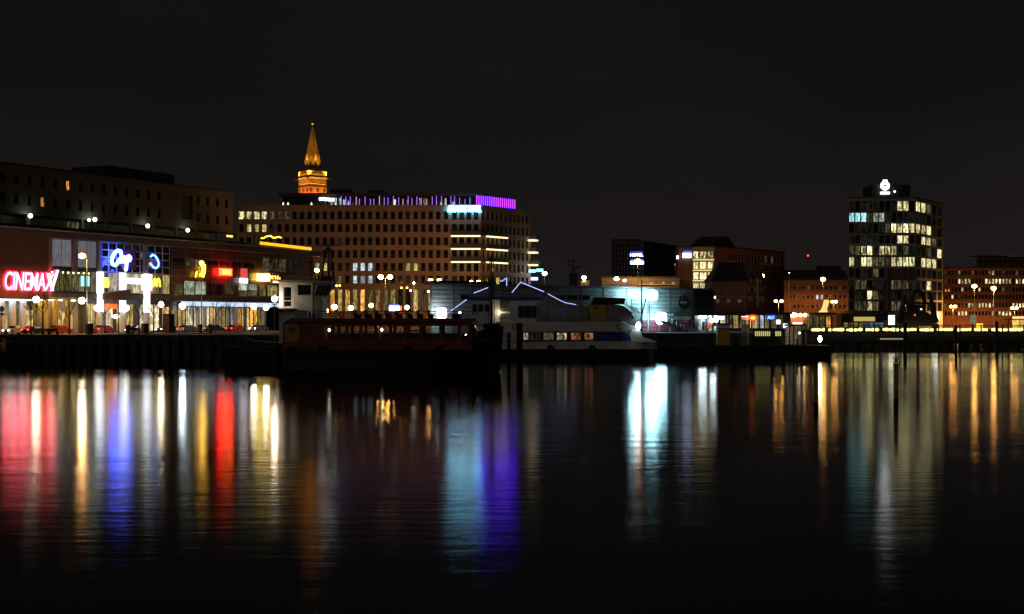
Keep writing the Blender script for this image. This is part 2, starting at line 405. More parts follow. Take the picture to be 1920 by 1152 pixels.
# Cinema complex facade line, the street and the promenade run along it
FC = Frame(0, 230, 590, 311)
def strip(name, o0, o1, z0, z1, m, s0=-60, s1=160):
    b = MB(); P = [FC.world(s0, o0), FC.world(s1, o0), FC.world(s1, o1), FC.world(s0, o1)]
    b.slab([(p.x, p.y) for p in P][::-1], G+z0, G+z1)
    return setting(name, b, m)
strip('pavement', -.05, -5.0, -.1, .13, M_pave, s0=-24)
strip('road', -5.0, -13.5, -.1, .004, M_asph, s0=-20)
strip('kerb', -13.5, -13.8, -.1, .14, M_quay, s0=-18)
strip('promenade', -13.8, -26, -.1, .12, M_pave, s0=-9, s1=95)
b = MB()
for i in range(24):
    P = [FC.world(-14+i*6, -9.2), FC.world(-11+i*6, -9.2), FC.world(-11+i*6, -9.33), FC.world(-14+i*6, -9.33)]
    b.add([(p.x, p.y, G+.009) for p in P], [(3,2,1,0)])
setting('road_marking', b, M_white, fix=False)
# street on the right shore
b = MB(); b.slab([(50,352),(400,352),(400,366),(50,366)], G-.1, G+.004); setting('road', b, M_asph)
b = MB(); b.slab([(58,338.2),(400,338.2),(400,351.9),(54,351.9)], G-.1, G+.12); setting('promenade', b, M_pave)

# ================================================================== LAMPS
def lamp_em(kind):
    return {'white': em('lamp_white', (1, .80, .50), 58), 'cool': em('lamp_cool', (.80, .93, 1), 50), 'sodium': em('lamp_sodium', SOD, 34),
            'sodium_big': em('lamp_sodium_big', SOD, 40), 'sodium_hot': em('lamp_sodium_hot', SOD, 150), 'sodium_omni': em('lamp_sodium_omni', SOD, 140), 'sodium_dim': em('lamp_sodium_dim', SOD, 30), 'warm': em('lamp_warm', (1, .72, .35), 32),
            'star': em('lamp_star', (.85, .97, 1), 60), 'green': em('lamp_green', (.70, 1, .80), 40)}[kind]
def lamp_beam(parent, loc, power, c=SOD):
    """the downward light of a shaded street lamp head"""
    ld = bpy.data.lights.new('lamp_beam', 'SPOT'); ld.energy = power; ld.color = c; ld.spot_size = math.radians(172); ld.spot_blend = .25; ld.shadow_soft_size = .25
    o = bpy.data.objects.new('lamp_beam', ld); col.objects.link(o); o.parent = parent; o.location = loc
POWER = {'sodium': 9000, 'sodium_big': 14000, 'sodium_dim': 1400, 'sodium_hot': 16000}
def globe_lamp(px, py, D, kind, label, group='white globe lamps on the quay', r=.42, z0=G, cat='street lamp'):
    p = at(px, py, D); h = p.z-z0
    t = thing('globe_lamp', label, cat, (p.x, p.y, z0), 0, group)
    b = MB(); b.cyl((0,0,.5), (0,0,h-r*.9), .06, .045, 8); b.build('post', M_black, t)
    b = MB(); b.cyl((0,0,0), (0,0,.55), .16, .10, 10); b.cyl((0,0,.55), (0,0,.65), .12, .07, 10); b.build('base', M_black, t)
    b = MB(); b.cyl((0,0,h-r*1.1), (0,0,h-r*.75), .09, .2, 10); b.build('collar', M_black, t)
    b = MB(); b.ball((0,0,h), r, 14, 9); b.build('globe', lamp_em(kind), t, smooth=True)
    b = MB(); b.cyl((0,0,h+r*.86), (0,0,h+r*1.15), .2, .04, 10); b.build('cap', M_black, t)
    return t
def twin_lamp(px, py, D, gap, kind, label, r=.34, z0=G, group='twin headed street lamps'):
    p = at(px, py, D); h = p.z-z0
    t = thing('twin_street_lamp', label, 'street lamp', (p.x, p.y, z0), 0, group)
    b = MB(); b.cyl((0,0,0), (0,0,h), .11, .07, 8); b.build('post', M_grey, t)
    for s in (-1, 1):
        b = MB(); b.tube([(0,0,h-.3),(s*gap*.6,0,h-.05),(s*gap,0,h)], .045); b.build('arm', M_grey, t)
        b = MB(); b.ball((s*gap,0,h+.15), r, 12, 8, (1, 1, .8)); b.build('globe', lamp_em(kind), t, smooth=True)
    if kind in POWER: lamp_beam(t, (0, 0, h-r-.1), POWER[kind])
    return t
def mast_lamp(px, py, D, kind, label, r=.4, z0=G, arm=.0, group='tall single street lamps'):
    p = at(px, py, D); h = p.z-z0
    t = thing('street_lamp', label, 'street lamp', (p.x, p.y, z0), 0, group)
    b = MB(); b.cyl((-arm,0,0), (-arm,0,h+.1), .12, .07, 8)
    if arm: b.tube([(-arm,0,h),(-arm*.4,0,h+.35),(0,0,h+.3)], .05)
    b.build('post', M_grey, t)
    b = MB(); b.box(-r*1.25,-.2,h+r*.75,r*1.25,.2,h+r*.75+.14); b.build('housing', M_black, t)
    b = MB(); b.ball((0,0,h), r, 12, 8, (1.15, 1, .9)); b.build('lens', lamp_em(kind), t, smooth=True)
    if kind in POWER: lamp_beam(t, (0, 0, h-r-.1), POWER[kind])
    return t

# ================================================================== CINEMA COMPLEX
C = FC.thing('cinema_complex', 'long low entertainment complex with brick end, glass front and neon signs along the quay street', 'building')
cx, cz = FC.x, FC.z
ZE = cz(0, 440)                                     # underside of the eave
S_end = cx(588)
z_g = cz(200, 560)                                  # ceiling of the ground floor
z_1a, z_1b = cz(200, 549), cz(200, 511)             # first floor glazing band
z_2b = cz(200, 462)
SL = -30.0
# carcass: rear box, floor slabs
b = MB(); b.box(SL, 6.0, 0, S_end, 42, ZE-.3); b.build('rear_wall', M_dark, C)
b = MB(); b.box(SL, -.35, z_g, S_end, 6, z_1a-.25); b.build('floor_band', mat('floor_band', (.07, .062, .058), .6, var=.25, scale=.5), C)
b = MB(); b.box(cx(85), .6, z_1b+.02, S_end, 6, z_1b+.7); b.build('floor_band', M_dark, C)
b = MB(); b.box(SL, -1.7, ZE, S_end+.6, 42, ZE+1.15); b.build('roof', mat('roof_fascia', (.11, .07, .055), .6, var=.2, scale=.3), C)
b = MB(); b.box(SL, -1.78, ZE+1.15, S_end+.7, -1.6, ZE+1.34); b.build('roof_edge', M_lgrey, C)
b = MB(); b.box(SL, 1.2, ZE+1.152, S_end-6, 1.6, cz(0, 417, 1.2)); b.build('parapet', mat('parapet', (.11, .11, .10), .8, var=.2, scale=.3), C)
b = MB(); b.box(S_end-.35, 0, 0, S_end, 6, ZE); b.build('end_wall', M_panel, C)
# brick block with the cinema sign
b = MB(); b.prism([(SL, z_g-.4), (cx(84), z_g-.4), (cx(84), ZE), (SL, ZE)], -.9, 5.9); b.build('brick_wall', M_brickd, C)
b = MB()
for i in range(9): b.box(SL, -.96, z_g+1+i*1.45, cx(84)+.02, -.9, z_g+1.12+i*1.45)
b.build('brick_course', M_brickd, C)
b = MB(); b.box(cx(84)+.01, -.6, z_g, cx(92), .3, ZE); b.build('pilaster', M_conc, C)
# ---- ground floor of the cinema: raised canopy lights, wide yellow lit pillars and doors
M_ycol = mat('yellow_render', (.60, .47, .12), .7, var=.15, scale=.4)
M_gwall = mat('foyer_wall', (.55, .47, .27), .8, var=.2, scale=.35)
b = MB(); b.box(SL, 4.5, 0, cx(182), 5.8, z_g); b.build('foyer_wall', M_gwall, C)
for px in (12, 33, 53, 96, 112, 137):
    b = MB(); x = cx(px); b.cyl((x,1.2,0), (x,1.2,z_g-.42), .55 if px < 60 else .4, None, 14); b.build('column', M_white if px in (12, 33, 53) else M_ycol, C, smooth=False)
for i, px in enumerate((4, 22, 43, 62, 75, 90, 120, 150, 165)):
    x = cx(px); window(C, x-.9, x+.9, .3, 4.2 if i % 2 else 3.4, R_shop if i % 3 else R_oliv, M_frame, 2, 2, y=4.45, name='door')
b = MB(); b.prism([(cx(95), .05), (cx(101), .05), (cx(94), z_g-.45), (cx(85), z_g-.45)], 2.0, 3.2); b.build('slanted_wall', M_ycol, C)
b = MB(); b.box(cx(108), 2.4, .05, cx(128), 2.7, z_g-.45); b.build('screen_wall', M_conc, C)
for px in (10, 33, 55):
    b = MB(); x = cx(px); b.box(x-1.5, .2, z_g-.62, x+1.5, 2.2, z_g-.44); b.build('ceiling_light', em('canopy_light', (.78, .90, 1), 5), C)
for px in (88, 112, 104, 126, 150, 170):
    b = MB(); x = cx(px); b.cyl((x,1.6,z_g-.5), (x,1.6,z_g-.40), .35, .35, 12); b.build('downlight', em('downlight', (1, .74, .32), 24), C)
# ---- glazed band above the foyer
b = MB(); b.box(cx(92), 5.0, z_1b+.7, cx(190), 5.2, ZE-.02); b.build('back_wall', M_white, C)
for px in (93, 141, 187):
    b = MB(); x = cx(px); b.box(x-.4, -.25, z_1b+.1, x+.4, .5, ZE-.01); b.build('pillar', M_conc, C)
xs = [cx(p) for p in (97, 118, 137, 146, 166, 184)]
for a, c in ((0, 1), (1, 2), (3, 4), (4, 5)):
    window(C, xs[a], xs[c], z_1b+.72, ZE-.05, R_lilac, M_framew, 1, 1, y=.45, t=.06)
for i in range(7):
    x0 = cx(101)+(cx(183)-cx(101))*i/7; x1 = cx(101)+(cx(183)-cx(101))*(i+1)/7
    window(C, x0+.04, x1-.04, z_1a, z_1b-.02, R_oliv, M_frame, 3, 1, y=.3)
for px in (155, 165):
    x = cx(px); b = MB(); b.box(x-.35, -.02, cz(px, 537), x+.35, .08, cz(px, 518)); b.build('poster_light', em('poster_cyan', (.35, .95, 1), 1.6, False), C)
for i in range(9): b = MB(); x = cx(84)+i*1.25+.6; b.ball((x, .1, z_1b-.35), .10, 8, 6); b.build('bulb', em('bulbs', (1, .8, .35), 14, False), C)
# ---- glass hall with three lit pillars
h0, h1 = cx(190), cx(320)
for k, px in enumerate((188, 230, 275)):
    x = cx(px, -.5); r = .62
    b = MB(); b.cyl((x,-.5,0), (x,-.5,z_1b), r*.9, None, 16); b.build('lit_pillar', M_white, C, smooth=False)
    b = MB(); b.cyl((x,-.5,z_1b-7.2), (x,-.5,z_1b), r, None, 16); b.build('pillar_glow', em('pillar_glow', (.95, .97, 1), 2.6), C)  # glowing sleeve, stands in for the floodlight falling on the pillar
    if k != 1:
        b = MB(); b.box(x-.35, -.5, z_1b+.02, x+.35, .2, ZE-.01); b.build('pillar', M_conc, C)
nb = 9
for i in range(nb):
    x0 = h0+(h1-h0)*i/nb; x1 = h0+(h1-h0)*(i+1)/nb
    for j in range(4):
        za = z_1b+.1+(ZE-z_1b-.15)*j/4; zb = z_1b+.1+(ZE-z_1b-.15)*(j+1)/4
        mt = R_vdim if j > 1 and i < 6 else M_glassd
        if j == 2 and i in (1, 5): mt = R_lilac
        window(C, x0+.03, x1-.03, za+.02, zb-.02, mt, M_framew, 1, 1, y=.3, t=.07)
    mt = [R_oliv, R_shopw, R_yel, R_shopw, R_shopw, R_yel, R_org, R_dim, R_yel][i]
    window(C, x0+.03, x1-.03, z_1a, z_1b-.02, mt, M_framew, 1, 3, y=.3, t=.08)
b = MB(); x0, x1 = cx(234), cx(274); b.box(x0, -.7, cz(250, 533), x1, -.4, cz(250, 522)); b.build('light_bar', em('light_bar', (1, .97, .9), 2.2), C)
for px in (263, 268, 280):
    b = MB(); x = cx(px); b.box(x-.1, -.6, cz(px, 545), x+.1, -.45, cz(px, 515)); b.build('light_bar', em('light_bar', (1, .97, .9), 2.2), C)
# ground floor shops below
shops = [(182, 198, R_shop), (198, 214, R_org), (214, 232, R_shopw), (237, 255, R_org), (255, 270, R_shop), (279, 296, R_shopw), (296, 318, R_shopw)]
for a, c, mt in shops:
    window(C, cx(a)+.05, cx(c)-.05, .25, z_g-.9, mt, M_frame, 2, 2, y=2.6)
b = MB(); b.box(cx(182), 2.62, 0, cx(516), 5.9, z_g-.02); b.build('shop_wall', M_panel, C)
# canopy: the big pointed one and the long shop canopy
b = MB(); b.prism([(cx(183), z_g-.3), (cx(228), z_g-.3), (cx(228), cz(228, 543)), (cx(183), z_g+.9)], -2.2, -.36); b.build('entrance_canopy', mat('canopy_brown', (.12, .07, .05), .6, var=.2), C)
# ---- long dark glazed wing
g0, g1 = cx(322), S_end-.4
M_wing = mat('dark_red_panel', (.055, .022, .020), .4, var=.3, scale=.25)
ops = []
def wop(pa, pb, ya, yb): return (cx(pa), cx(pb), cz((pa+pb)/2, yb), cz((pa+pb)/2, ya))
lit = [(wop(328, 345, 533, 553), R_oliv, 2, 2), (wop(347, 367, 527, 553), R_green, 2, 2), (wop(368, 388, 528, 553), R_green, 2, 2), (wop(392, 405, 531, 553), M_glassd, 1, 2), (wop(407, 420, 532, 553), M_glassd, 1, 2),
       (wop(423, 441, 531, 552), R_dim, 2, 2), (wop(449, 466, 532, 545), R_green, 2, 1), (wop(467, 484, 533, 545), R_green, 2, 1), (wop(449, 466, 546, 556), R_dim, 2, 1), (wop(467, 484, 546, 556), R_dim, 2, 1), (wop(488, 500, 534, 556), R_oliv, 2, 1), (wop(503, 522, 535, 556), R_yel, 3, 2),
       (wop(349, 366, 486, 499), R_dim, 1, 1), (wop(367, 382, 487, 499), R_dim, 1, 1), (wop(326, 346, 482, 497), M_glassd, 1, 1),
       (wop(390, 410, 488, 500), M_glassd, 1, 1), (wop(413, 432, 490, 502), M_glassd, 1, 1), (wop(436, 455, 491, 503), M_glassd, 1, 1), (wop(458, 477, 492, 504), M_glassd, 1, 1),
       (wop(494, 507, 484, 510), R_dim, 2, 2), (wop(508, 524, 485, 510), R_dim, 2, 2), (wop(525, 539, 486, 511), R_oliv, 2, 2), (wop(540, 553, 487, 511), R_vdim, 1, 2), (wop(554, 568, 488, 511), R_vdim, 1, 2)]
ops = [q[0] for q in lit]
wall_part('glazed_wall', C, g0, g1, z_g, ZE-.01, ops, M_wing, reveal=.25, y=.15)
for (a, c, d, e_), mt, nx, nz in lit: window(C, a, c, d, e_, mt, M_framew if mt is not M_glassd else M_frame, nx, nz, y=.38, t=.06)
b = MB()
for j in range(8):
    z = z_g+.9+j*(ZE-z_g-1)/7.5; b.box(g0, .09, z, g1, .148, z+.07)
b.build('transom', mat('transom', (.26, .2, .18), .4, .5), C)
b = MB()
for i in range(12):
    x = g0+(g1-g0)*i/11.5; b.box(x, .05, z_g, x+.08, .088, ZE-.02)
b.build('mullion', mat('transom', (.26, .2, .18), .4, .5), C)
b = MB(); z = cz(530, 512); b.box(cx(492), -1.6, z-.25, cx(572), .1, z); b.build('balcony', M_dark, C)
b = MB()
for i in range(26): x = cx(492)+(cx(572)-cx(492))*i/25; b.box(x-.03, -1.55, z+.005, x+.03, -1.5, z+1.1)
b.box(cx(492), -1.57, z+1.1, cx(572), -1.48, z+1.18); b.build('balcony_railing', M_grey, C)
# shop front with blue-white light canopy
b = MB(); b.box(cx(322), -2.4, z_g-.3, cx(516), -.36, z_g); b.build('shop_canopy', M_panel, C)
for i in range(9):
    a = 323+i*21.4; x0, x1 = cx(a), cx(a+20.2); b = MB(); b.box(x0, -2.3, z_g-1.2, x1, -2.1, z_g-.31); b.build('light_panel', em('light_panel', (.60, .76, 1), 1.1), C)
for i in range(13):
    a = 322+i*14.9; x0, x1 = cx(a), cx(a+14.9)
    mt = [R_shop, R_yel, R_shop, R_shopw, R_shopw, R_shopw, R_shop, R_yel, R_shopw, R_org, R_shop, R_org, R_dim][i]
    window(C, x0+.05, x1-.05, .2, z_g-1.3, mt, M_frame, 2, 2, y=2.6, name='shop_window')
for a in (338, 382, 395, 418, 440, 452, 470, 505):
    b = MB(); x = cx(a); b.box(x-.3, 1.2, 0, x+.3, 1.8, z_g-.31); b.build('column', M_white, C)

# ------------------------------------------------------------------ signs of the complex
def sign(name, label, cat='sign'): return FC.thing(name, label, cat)
t = sign('neon_sign', 'red neon letters on the dark brick wall of the cinema')
x0, x1 = cx(9, -1.3), cx(101, -1.3); za, zb = cz(55, 545, -1.3), cz(55, 511, -1.3)
text_part('letter_halo', 'CINEMAX', em('neon_red', (1, .008, .035), 15), t, x0-.1, x1+.1, za-.12, zb+.12, -1.0, .12, offset=.026, shear=.18, space=.95)
text_part('letters', 'CINEMAX', em('neon_pink_core', (1, .86, .82), 1.7), t, x0, x1, za, zb, -1.3, .08, offset=.004, shear=.18, space=.95)
for m_, wd, y in ((em('neon_red', (1, .008, .035), 15), 1.0, -1.0), (em('neon_pink_core', (1, .86, .82), 1.7), .55, -1.3)):
    b = MB(); xa, xb = cx(96, -1.3), cx(108, -1.3)
    b.prism([(xa-wd/2, za), (xa+wd/2, za), (xb+wd/2, cz(108, 507)), (xb-wd/2, cz(108, 507))], y-.12, y)
    b.prism([(xb-1.2-wd/2, za), (xb-1.2+wd/2, za), (xa+wd/2-.6, zb), (xa-wd/2-.6, zb)], y-.13, y-.01)
    b.build('long_letter' if wd < .9 else 'letter_halo', m_, t)
t = sign('neon_sign', 'blue neon script sign on a dark red board in the glass hall')
x0, x1 = cx(220), cx(246); b = MB(); b.box(x0, -1.2, cz(232, 506), x1, -1.0, cz(232, 468)); b.build('board', M_maroon, t)
xa, xb = cx(208, -1.4), cx(244, -1.4)
def script(t, px, wd, y, m, name):
    b = MB(); pts = [Vector((cx(p, y), y, cz(p, q, y))) for p, q in px]; b.tube(pts, wd, 8)
    for p in pts: b.ball(p, wd, 8, 6)
    return b.build(name, m, t, smooth=True)
Cpts = [(227, 477), (226, 471.5), (221, 470), (215, 474), (211, 482), (209.5, 490), (211.5, 496), (216, 498), (220, 494), (223, 488)]
apts = [(231, 482), (227, 483), (225, 488), (227, 491.5), (231, 489), (232.5, 483), (232.5, 491), (236, 488), (238, 482), (237, 498), (236, 506)]
ppts = [(238, 484), (242, 480.5), (244.5, 484), (243, 488.5), (239, 489)]
for P in (Cpts, apts, ppts):
    script(t, P, .19, -1.75, em('neon_blue_core', (.62, .62, 1), 1.7), 'letters')
    script(t, P, .30, -1.32, em('neon_blue', (.04, .09, 1), 40), 'letter_halo')
t = sign('neon_sign', 'blue neon reversed arc on the glass right of the script sign')
P = [(283, 481), (286, 478), (291, 480), (295, 486), (297.5, 493), (297, 499), (293, 503), (288, 502), (284, 497)]
script(t, P, .16, -.45, em('neon_blue_core2', (.25, .38, 1), 3.5), 'tube'); script(t, P, .26, -.25, em('neon_blue2', (.03, .10, 1), 2.5), 'halo')
for i, (pa, pb, lab) in enumerate(((194.5, 203, 'yellow arches logo between the first two white pillars'), (287.5, 300, 'yellow arches logo right of the third white pillar'))):
    t = sign('arches_sign', lab); y = -.4
    ya, yb = (538, 522) if i == 0 else (537, 523)
    w_ = pb-pa; P = []
    for k in range(9): a_ = k/8; P.append((pa+w_*.5*a_, ya-(ya-yb)*math.sin(PI*a_)**.5 if 0 < a_ < 1 else ya))
    P2 = [(p+w_*.5, q) for p, q in P]
    script(t, P, .16, y, em('arch_yellow', (1, .78, .05), 3), 'arch'); script(t, P2, .16, y, em('arch_yellow', (1, .78, .05), 3), 'arch')
t = sign('shop_sign', 'orange red glowing letters over the shop behind the first pillars')
stroke_letters('letters', em('letters_orange', (1, .10, .02), 4), t, cx(193, 2), cx(224, 2), cz(207, 579, 2), cz(207, 570, 2), 2.2, 6, 3, .16)
t = sign('oval_sign', 'white glowing oval sign low beside the second pillar'); b = MB(); p = (cx(213), -.6, cz(213, 594)); b.ball(p, .85, 14, 8, (1, .25, .45)); b.build('lens', em('oval_sign', (1, .93, .85), 5), t)
b = MB(); b.cyl((p[0], -.6, .13), (p[0], -.6, p[2]-.3), .06); b.build('post', M_black, t)
for px, lab in ((182, 'round white glowing globe left of the first white pillar'), (237, 'round white glowing globe at the foot of the second white pillar')):
    t = sign('globe_light', lab, 'lamp'); p = (cx(px, -1.5), -1.5, cz(px, 578, -1.5)); b = MB(); b.ball(p, .55, 14, 9); b.build('globe', em('globe_white', (1, .93, .82), 9), t, smooth=True)
    b = MB(); b.tube([(p[0], -1.5, p[2]+.5), (p[0], -1.5, z_g-.2), (p[0], -.3, z_g-.2)], .05); b.build('bracket', M_black, t)
t = sign('neon_sign', 'red glowing rectangular neon sign on the dark wing')
za, zb = cz(419, 517), cz(419, 504); b = MB(); b.box(cx(408), -.7, za, cx(430), -.3, zb); b.build('casing', em('sign_red', (1, .012, .004), 42), t)
b = MB(); b.box(cx(411), -.78, za+.25, cx(427), -.71, zb-.25); b.build('face', em('sign_red_face', (1, .36, .05), 4), t)
b = MB(); b.box(cx(400), -.5, cz(401, 515), cx(401.6), -.2, cz(401, 506)); b.build('side_tube', em('sign_red_dim', (1, .03, .015), 1.2), t)
t = sign('neon_sign', 'yellow green upright neon figure left of the red sign')
script(t, [(378, 499), (381, 505), (379, 511), (375, 516), (381, 519), (384, 508), (384, 498)], .17, -.4, em('neon_yellow', (1, .62, .02), 12), 'tube')
script(t, [(367, 519), (369, 510), (368, 515)], .10, -.4, em('neon_yellow', (1, .62, .02), 12), 'tube')
t = sign('banner_sign', 'upright red and white light box right of the red sign')
b = MB(); b.box(cx(449), -.6, cz(454, 522), cx(459.5), -.25, cz(454, 504)); b.build('red_panel', em('banner_red', (1, .10, .09), .8), t)
b = MB(); b.box(cx(448), -.62, cz(454, 531), cx(460), -.22, cz(454, 522.2)); b.build('white_panel', em('banner_white', (.9, .93, 1), 5), t)
t = sign('light_box_sign', 'yellow white glowing light box near the right end of the wing')
b = MB(); b.box(cx(479.5), -.8, cz(490, 527), cx(500), -.3, cz(490, 514)); b.build('casing', em('box_yellow', (1, .72, .10), 16), t)
b = MB(); b.box(cx(482), -.87, cz(490, 525), cx(499), -.81, cz(490, 516)); b.build('face', em('box_face', (1, .93, .55), 5), t)
t = sign('neon_sign', 'small orange letters beside the yellow light box')
stroke_letters('letters', em('letters_orange2', (1, .33, .06), 4), t, cx(502), cx(522), cz(512, 524), cz(512, 517), -.5, 4, 5, .12)
b = MB(); b.box(cx(509), -.55, cz(514, 530.5), cx(520), -.4, cz(514, 527.5)); b.build('underline', em('letters_warm', (1, .75, .3), 4), t)
# yellow neon on the roof end
t = sign('roof_neon', 'long yellow neon bar along the roof end of the complex')
y = -1.85; b = MB(); pa = FC.uv(487, 456, y); pb = FC.uv(583, 467, y)
b.prism([(pa[0], pa[1]-.30), (pb[0], pb[1]-.30), (pb[0], pb[1]+.30), (pa[0], pa[1]+.30)], y-.15, y); b.build('tube', em('roof_yellow', (1, .40, .012), 1.7), t)
b = MB()
for k in range(6): u = k/5; x = pa[0]+(pb[0]-pa[0])*u; z = pa[1]+(pb[1]-pa[1])*u; b.box(x-.06, y+.01, z-.9, x+.06, y+.25, z+.3)
b.build('bracket', M_black, t)
t = sign('roof_neon', 'yellow squiggle neon above the long roof bar')
script(t, [(490, 447), (494, 447), (500, 443.5), (508, 442.5), (511, 446), (516, 446), (523, 444.5), (527, 446)], .13, .5, em('roof_yellow2', (1, .75, .05), 3.5), 'tube')
b = MB()
for px in (497, 520): x = cx(px, .5); b.cyl((x, .5, ZE+1.1), (x, .5, cz(px, 446, .5)), .05)
b.build('post', M_black, t)
t = sign('roof_neon', 'short orange lamp bar alone on the roof edge'); b = MB(); b.box(cx(416), -1.4, cz(421, 445), cx(426), -1.2, cz(421, 442)); b.build('tube', em('roof_orange', (1, .5, .03), 4), t)
b = MB(); x = cx(421); b.box(x-.08, -1.38, ZE+1.1, x+.08, -1.22, cz(421, 445)); b.build('post', M_black, t)

# ================================================================== GARAGE AND OFFICE BLOCK ABOVE THE COMPLEX
FU = Frame(0, 258, 437, 319)
U = FU.thing('apartment_block', 'long pale block with small dark windows rising behind the cinema complex', 'building')
ux, uz = FU.x, FU.z
ZT = uz(0, 305); zb_ = uz(0, 398)
sp = (ux(299)-ux(5))/13
opsU = []
for r, (ya, yb) in enumerate(((324, 343), (362, 381))):
    za, zc = uz(5, yb), uz(5, ya)
    k = -4
    while True:
        x = ux(5)+k*sp
        if x > ux(312): break
        opsU.append((x-.5, x+.5, za, zc, r, k)); k += 1
    for q, px in enumerate((372, 390, 408, 425)): x = ux(px); opsU.append((x-.5, x+.5, za, zc, r, 100+q))
wall_part('wall', U, ux(5)-5*sp, FU.len, zb_, ZT, [o[:4] for o in opsU]+[(ux(341), ux(362), uz(350, 412), uz(350, 367))], M_conc, .3)
for a, c, d, e_, r, k in opsU:
    lit_ = (r == 0 and k == 5) or (r == 1 and k == 3)
    window(U, a, c, d, e_, R_org if lit_ else M_glassd, M_frame, 2, 1, y=.28)
b = MB(); b.box(ux(5)-5*sp, .31, zb_, FU.len-.01, 16, ZT-.02); b.build('core', M_dark, U)
b = MB(); b.box(ux(5)-5*sp, -.15, ZT, FU.len+.1, 16, ZT+.25); b.build('roof', M_roof, U)
b = MB(); b.box(FU.len-.009, 0, zb_, FU.len, 16, ZT-.01); b.build('end_wall', M_conc, U)
b = MB(); b.box(ux(5)-5*sp, -1.5, 0, FU.len-2, 16, zb_-3.6); b.build('lower_wall', M_dark, U)
b = MB(); b.box(ux(5)-5*sp, 5.5, zb_-3.6, FU.len-2, 6, zb_); b.build('garage_wall', mat('garage_wall', (.30, .32, .24), .8, var=.2, scale=.3), U)
b = MB(); b.box(ux(223), 3, ZT+.25, ux(347), 13, uz(223, 313, 3)); b.build('plant_room', M_navy, U)
for i in range(14):
    x = ux(0)+i*7; b = MB(); b.box(x, .2, zb_-3.59, x+.5, .7, zb_-.01); b.build('column', M_conc, U)
for i in range(5):
    x = ux(136)+i*(ux(174)-ux(136))/5; window(U, x, x+(ux(174)-ux(136))/5-.1, zb_-3.4, zb_-.5, R_dim, M_frame, 1, 2, y=1.5)
t = thing('roof_antenna', 'lattice antenna mast on the roof of the pale block', 'antenna', FU.world(ux(341), 5, ZT+.2))
b = MB()
for s in (-1, 1): b.cyl((s*.9,0,0), (s*.9,0,9), .06); b.cyl((s*.9,.8,0), (s*.9,.8,9), .06)
for i in range(5): b.box(-.9,0,i*2.2,.9,.06,i*2.2+.08)
b.cyl((0,.4,0), (0,.4,15), .07, .03); b.build('mast', M_grey, t)
for k, (px, py, lab, kk) in enumerate(((57, 405, 'globe lamp at the left end of the parking deck', 'cool'), (167, 413, 'paler lamp left of the pair by the parking deck windows', 'green'), (178, 412, 'right lamp of the pair by the parking deck windows', 'cool'), (277, 424, 'lamp alone midway along the parking deck', 'cool'), (352, 432, 'bright lamp at the right end of the parking deck', 'cool'))):
    s_, z_ = FU.uv(px, py, -1.2); t = FU.thing('deck_lamp', lab, 'lamp', 'lamps on the parking deck')
    b = MB(); b.ball((s_, -1.2, z_), .42 if k != 1 else .3, 10, 7); b.build('lens', em('deck_lamp', (.85, 1, .75), 6), t, smooth=True)
    b = MB(); b.cyl((s_, -1.2, zb_-3.6), (s_, -1.2, z_-.3), .08); b.build('post', M_grey, t)

# ================================================================== THE BIG HOTEL
FH = Frame(445, 372, 902, 372)
H = FH.thing('hotel', 'large brown clinker hotel with rows of square windows and violet lit roof terrace', 'building')
hx, hz = FH.x, FH.z
HT = hz(600, 387)
rowsH = [(396.5, 411.5), (420.5, 435.5), (445, 460), (469, 484), (493, 508.5), (517, 532)]
colsH = [608.8+14.2*i for i in range(-11, 17)]
litH = {}
for c in range(4): litH[(0, c)] = R_warm
for c in (4, 5, 6): litH[(0, c)] = R_dim
for c in (1, 2, 3): litH[(1, c)] = R_yel
for c in (15, 16, 17): litH[(4, c)] = R_cool
litH[(4, 14)] = R_vdim
for c in (14, 15, 16, 17): litH[(5, c)] = R_cool if c != 14 else R_vdim
for c in (22, 23): litH[(4, c)] = R_yel
litH[(4, 10)] = R_yel; litH[(4, 11)] = R_yel; litH[(5, 12)] = R_yel; litH[(5, 13)] = R_dim
opsH = []
for r, (ya, yb) in enumerate(rowsH):
    for c, px in enumerate(colsH):
        w_ = 5.6 if (r == 0 and c < 4) else 4.3
        opsH.append((hx(px-w_), hx(px+w_), hz(px, yb), hz(px, ya), r, c))
    for q in range(4): px = 852+q*13.6; opsH.append((hx(px-4.6), hx(px+4.6), hz(px, yb+1), hz(px, ya), r, 40+q))
gops = []
for c in range(4, 28):
    px = colsH[c]; gops.append((hx(px-4.6), hx(px+4.6), hz(px, 585), hz(px, 543), 6, c))
wall_part('wall', H, 0, FH.len, 0, HT, [o[:4] for o in opsH+gops], M_brickh, .45)
rnd = random.Random(11)
for a, c, d, e_, r, k in opsH+gops:
    mt = litH.get((r, k), M_glassd)
    if r == 6: mt = rnd.choice([R_shop, R_yel, R_dim, R_org, R_oliv, R_dim]) if k < 20 else rnd.choice([R_dim, R_vdim, R_yel])
    elif mt is M_glassd and rnd.random() < .08: mt = R_vdim
    window(H, a, c, d, e_, mt, M_frame, 1, 2 if r < 6 else 3, y=.42, t=.09)
b = MB(); b.box(.01, .46, 0, FH.len-.6, 30, HT-.02); b.build('core', M_dark, H)
b = MB(); b.box(-.15, -.12, HT, FH.len+.05, .6, HT+.35); b.build('parapet', M_brickh, H)
b = MB(); b.box(-.01, 0, 0, 0, 30, HT-.01); b.build('end_wall', M_brickh, H)
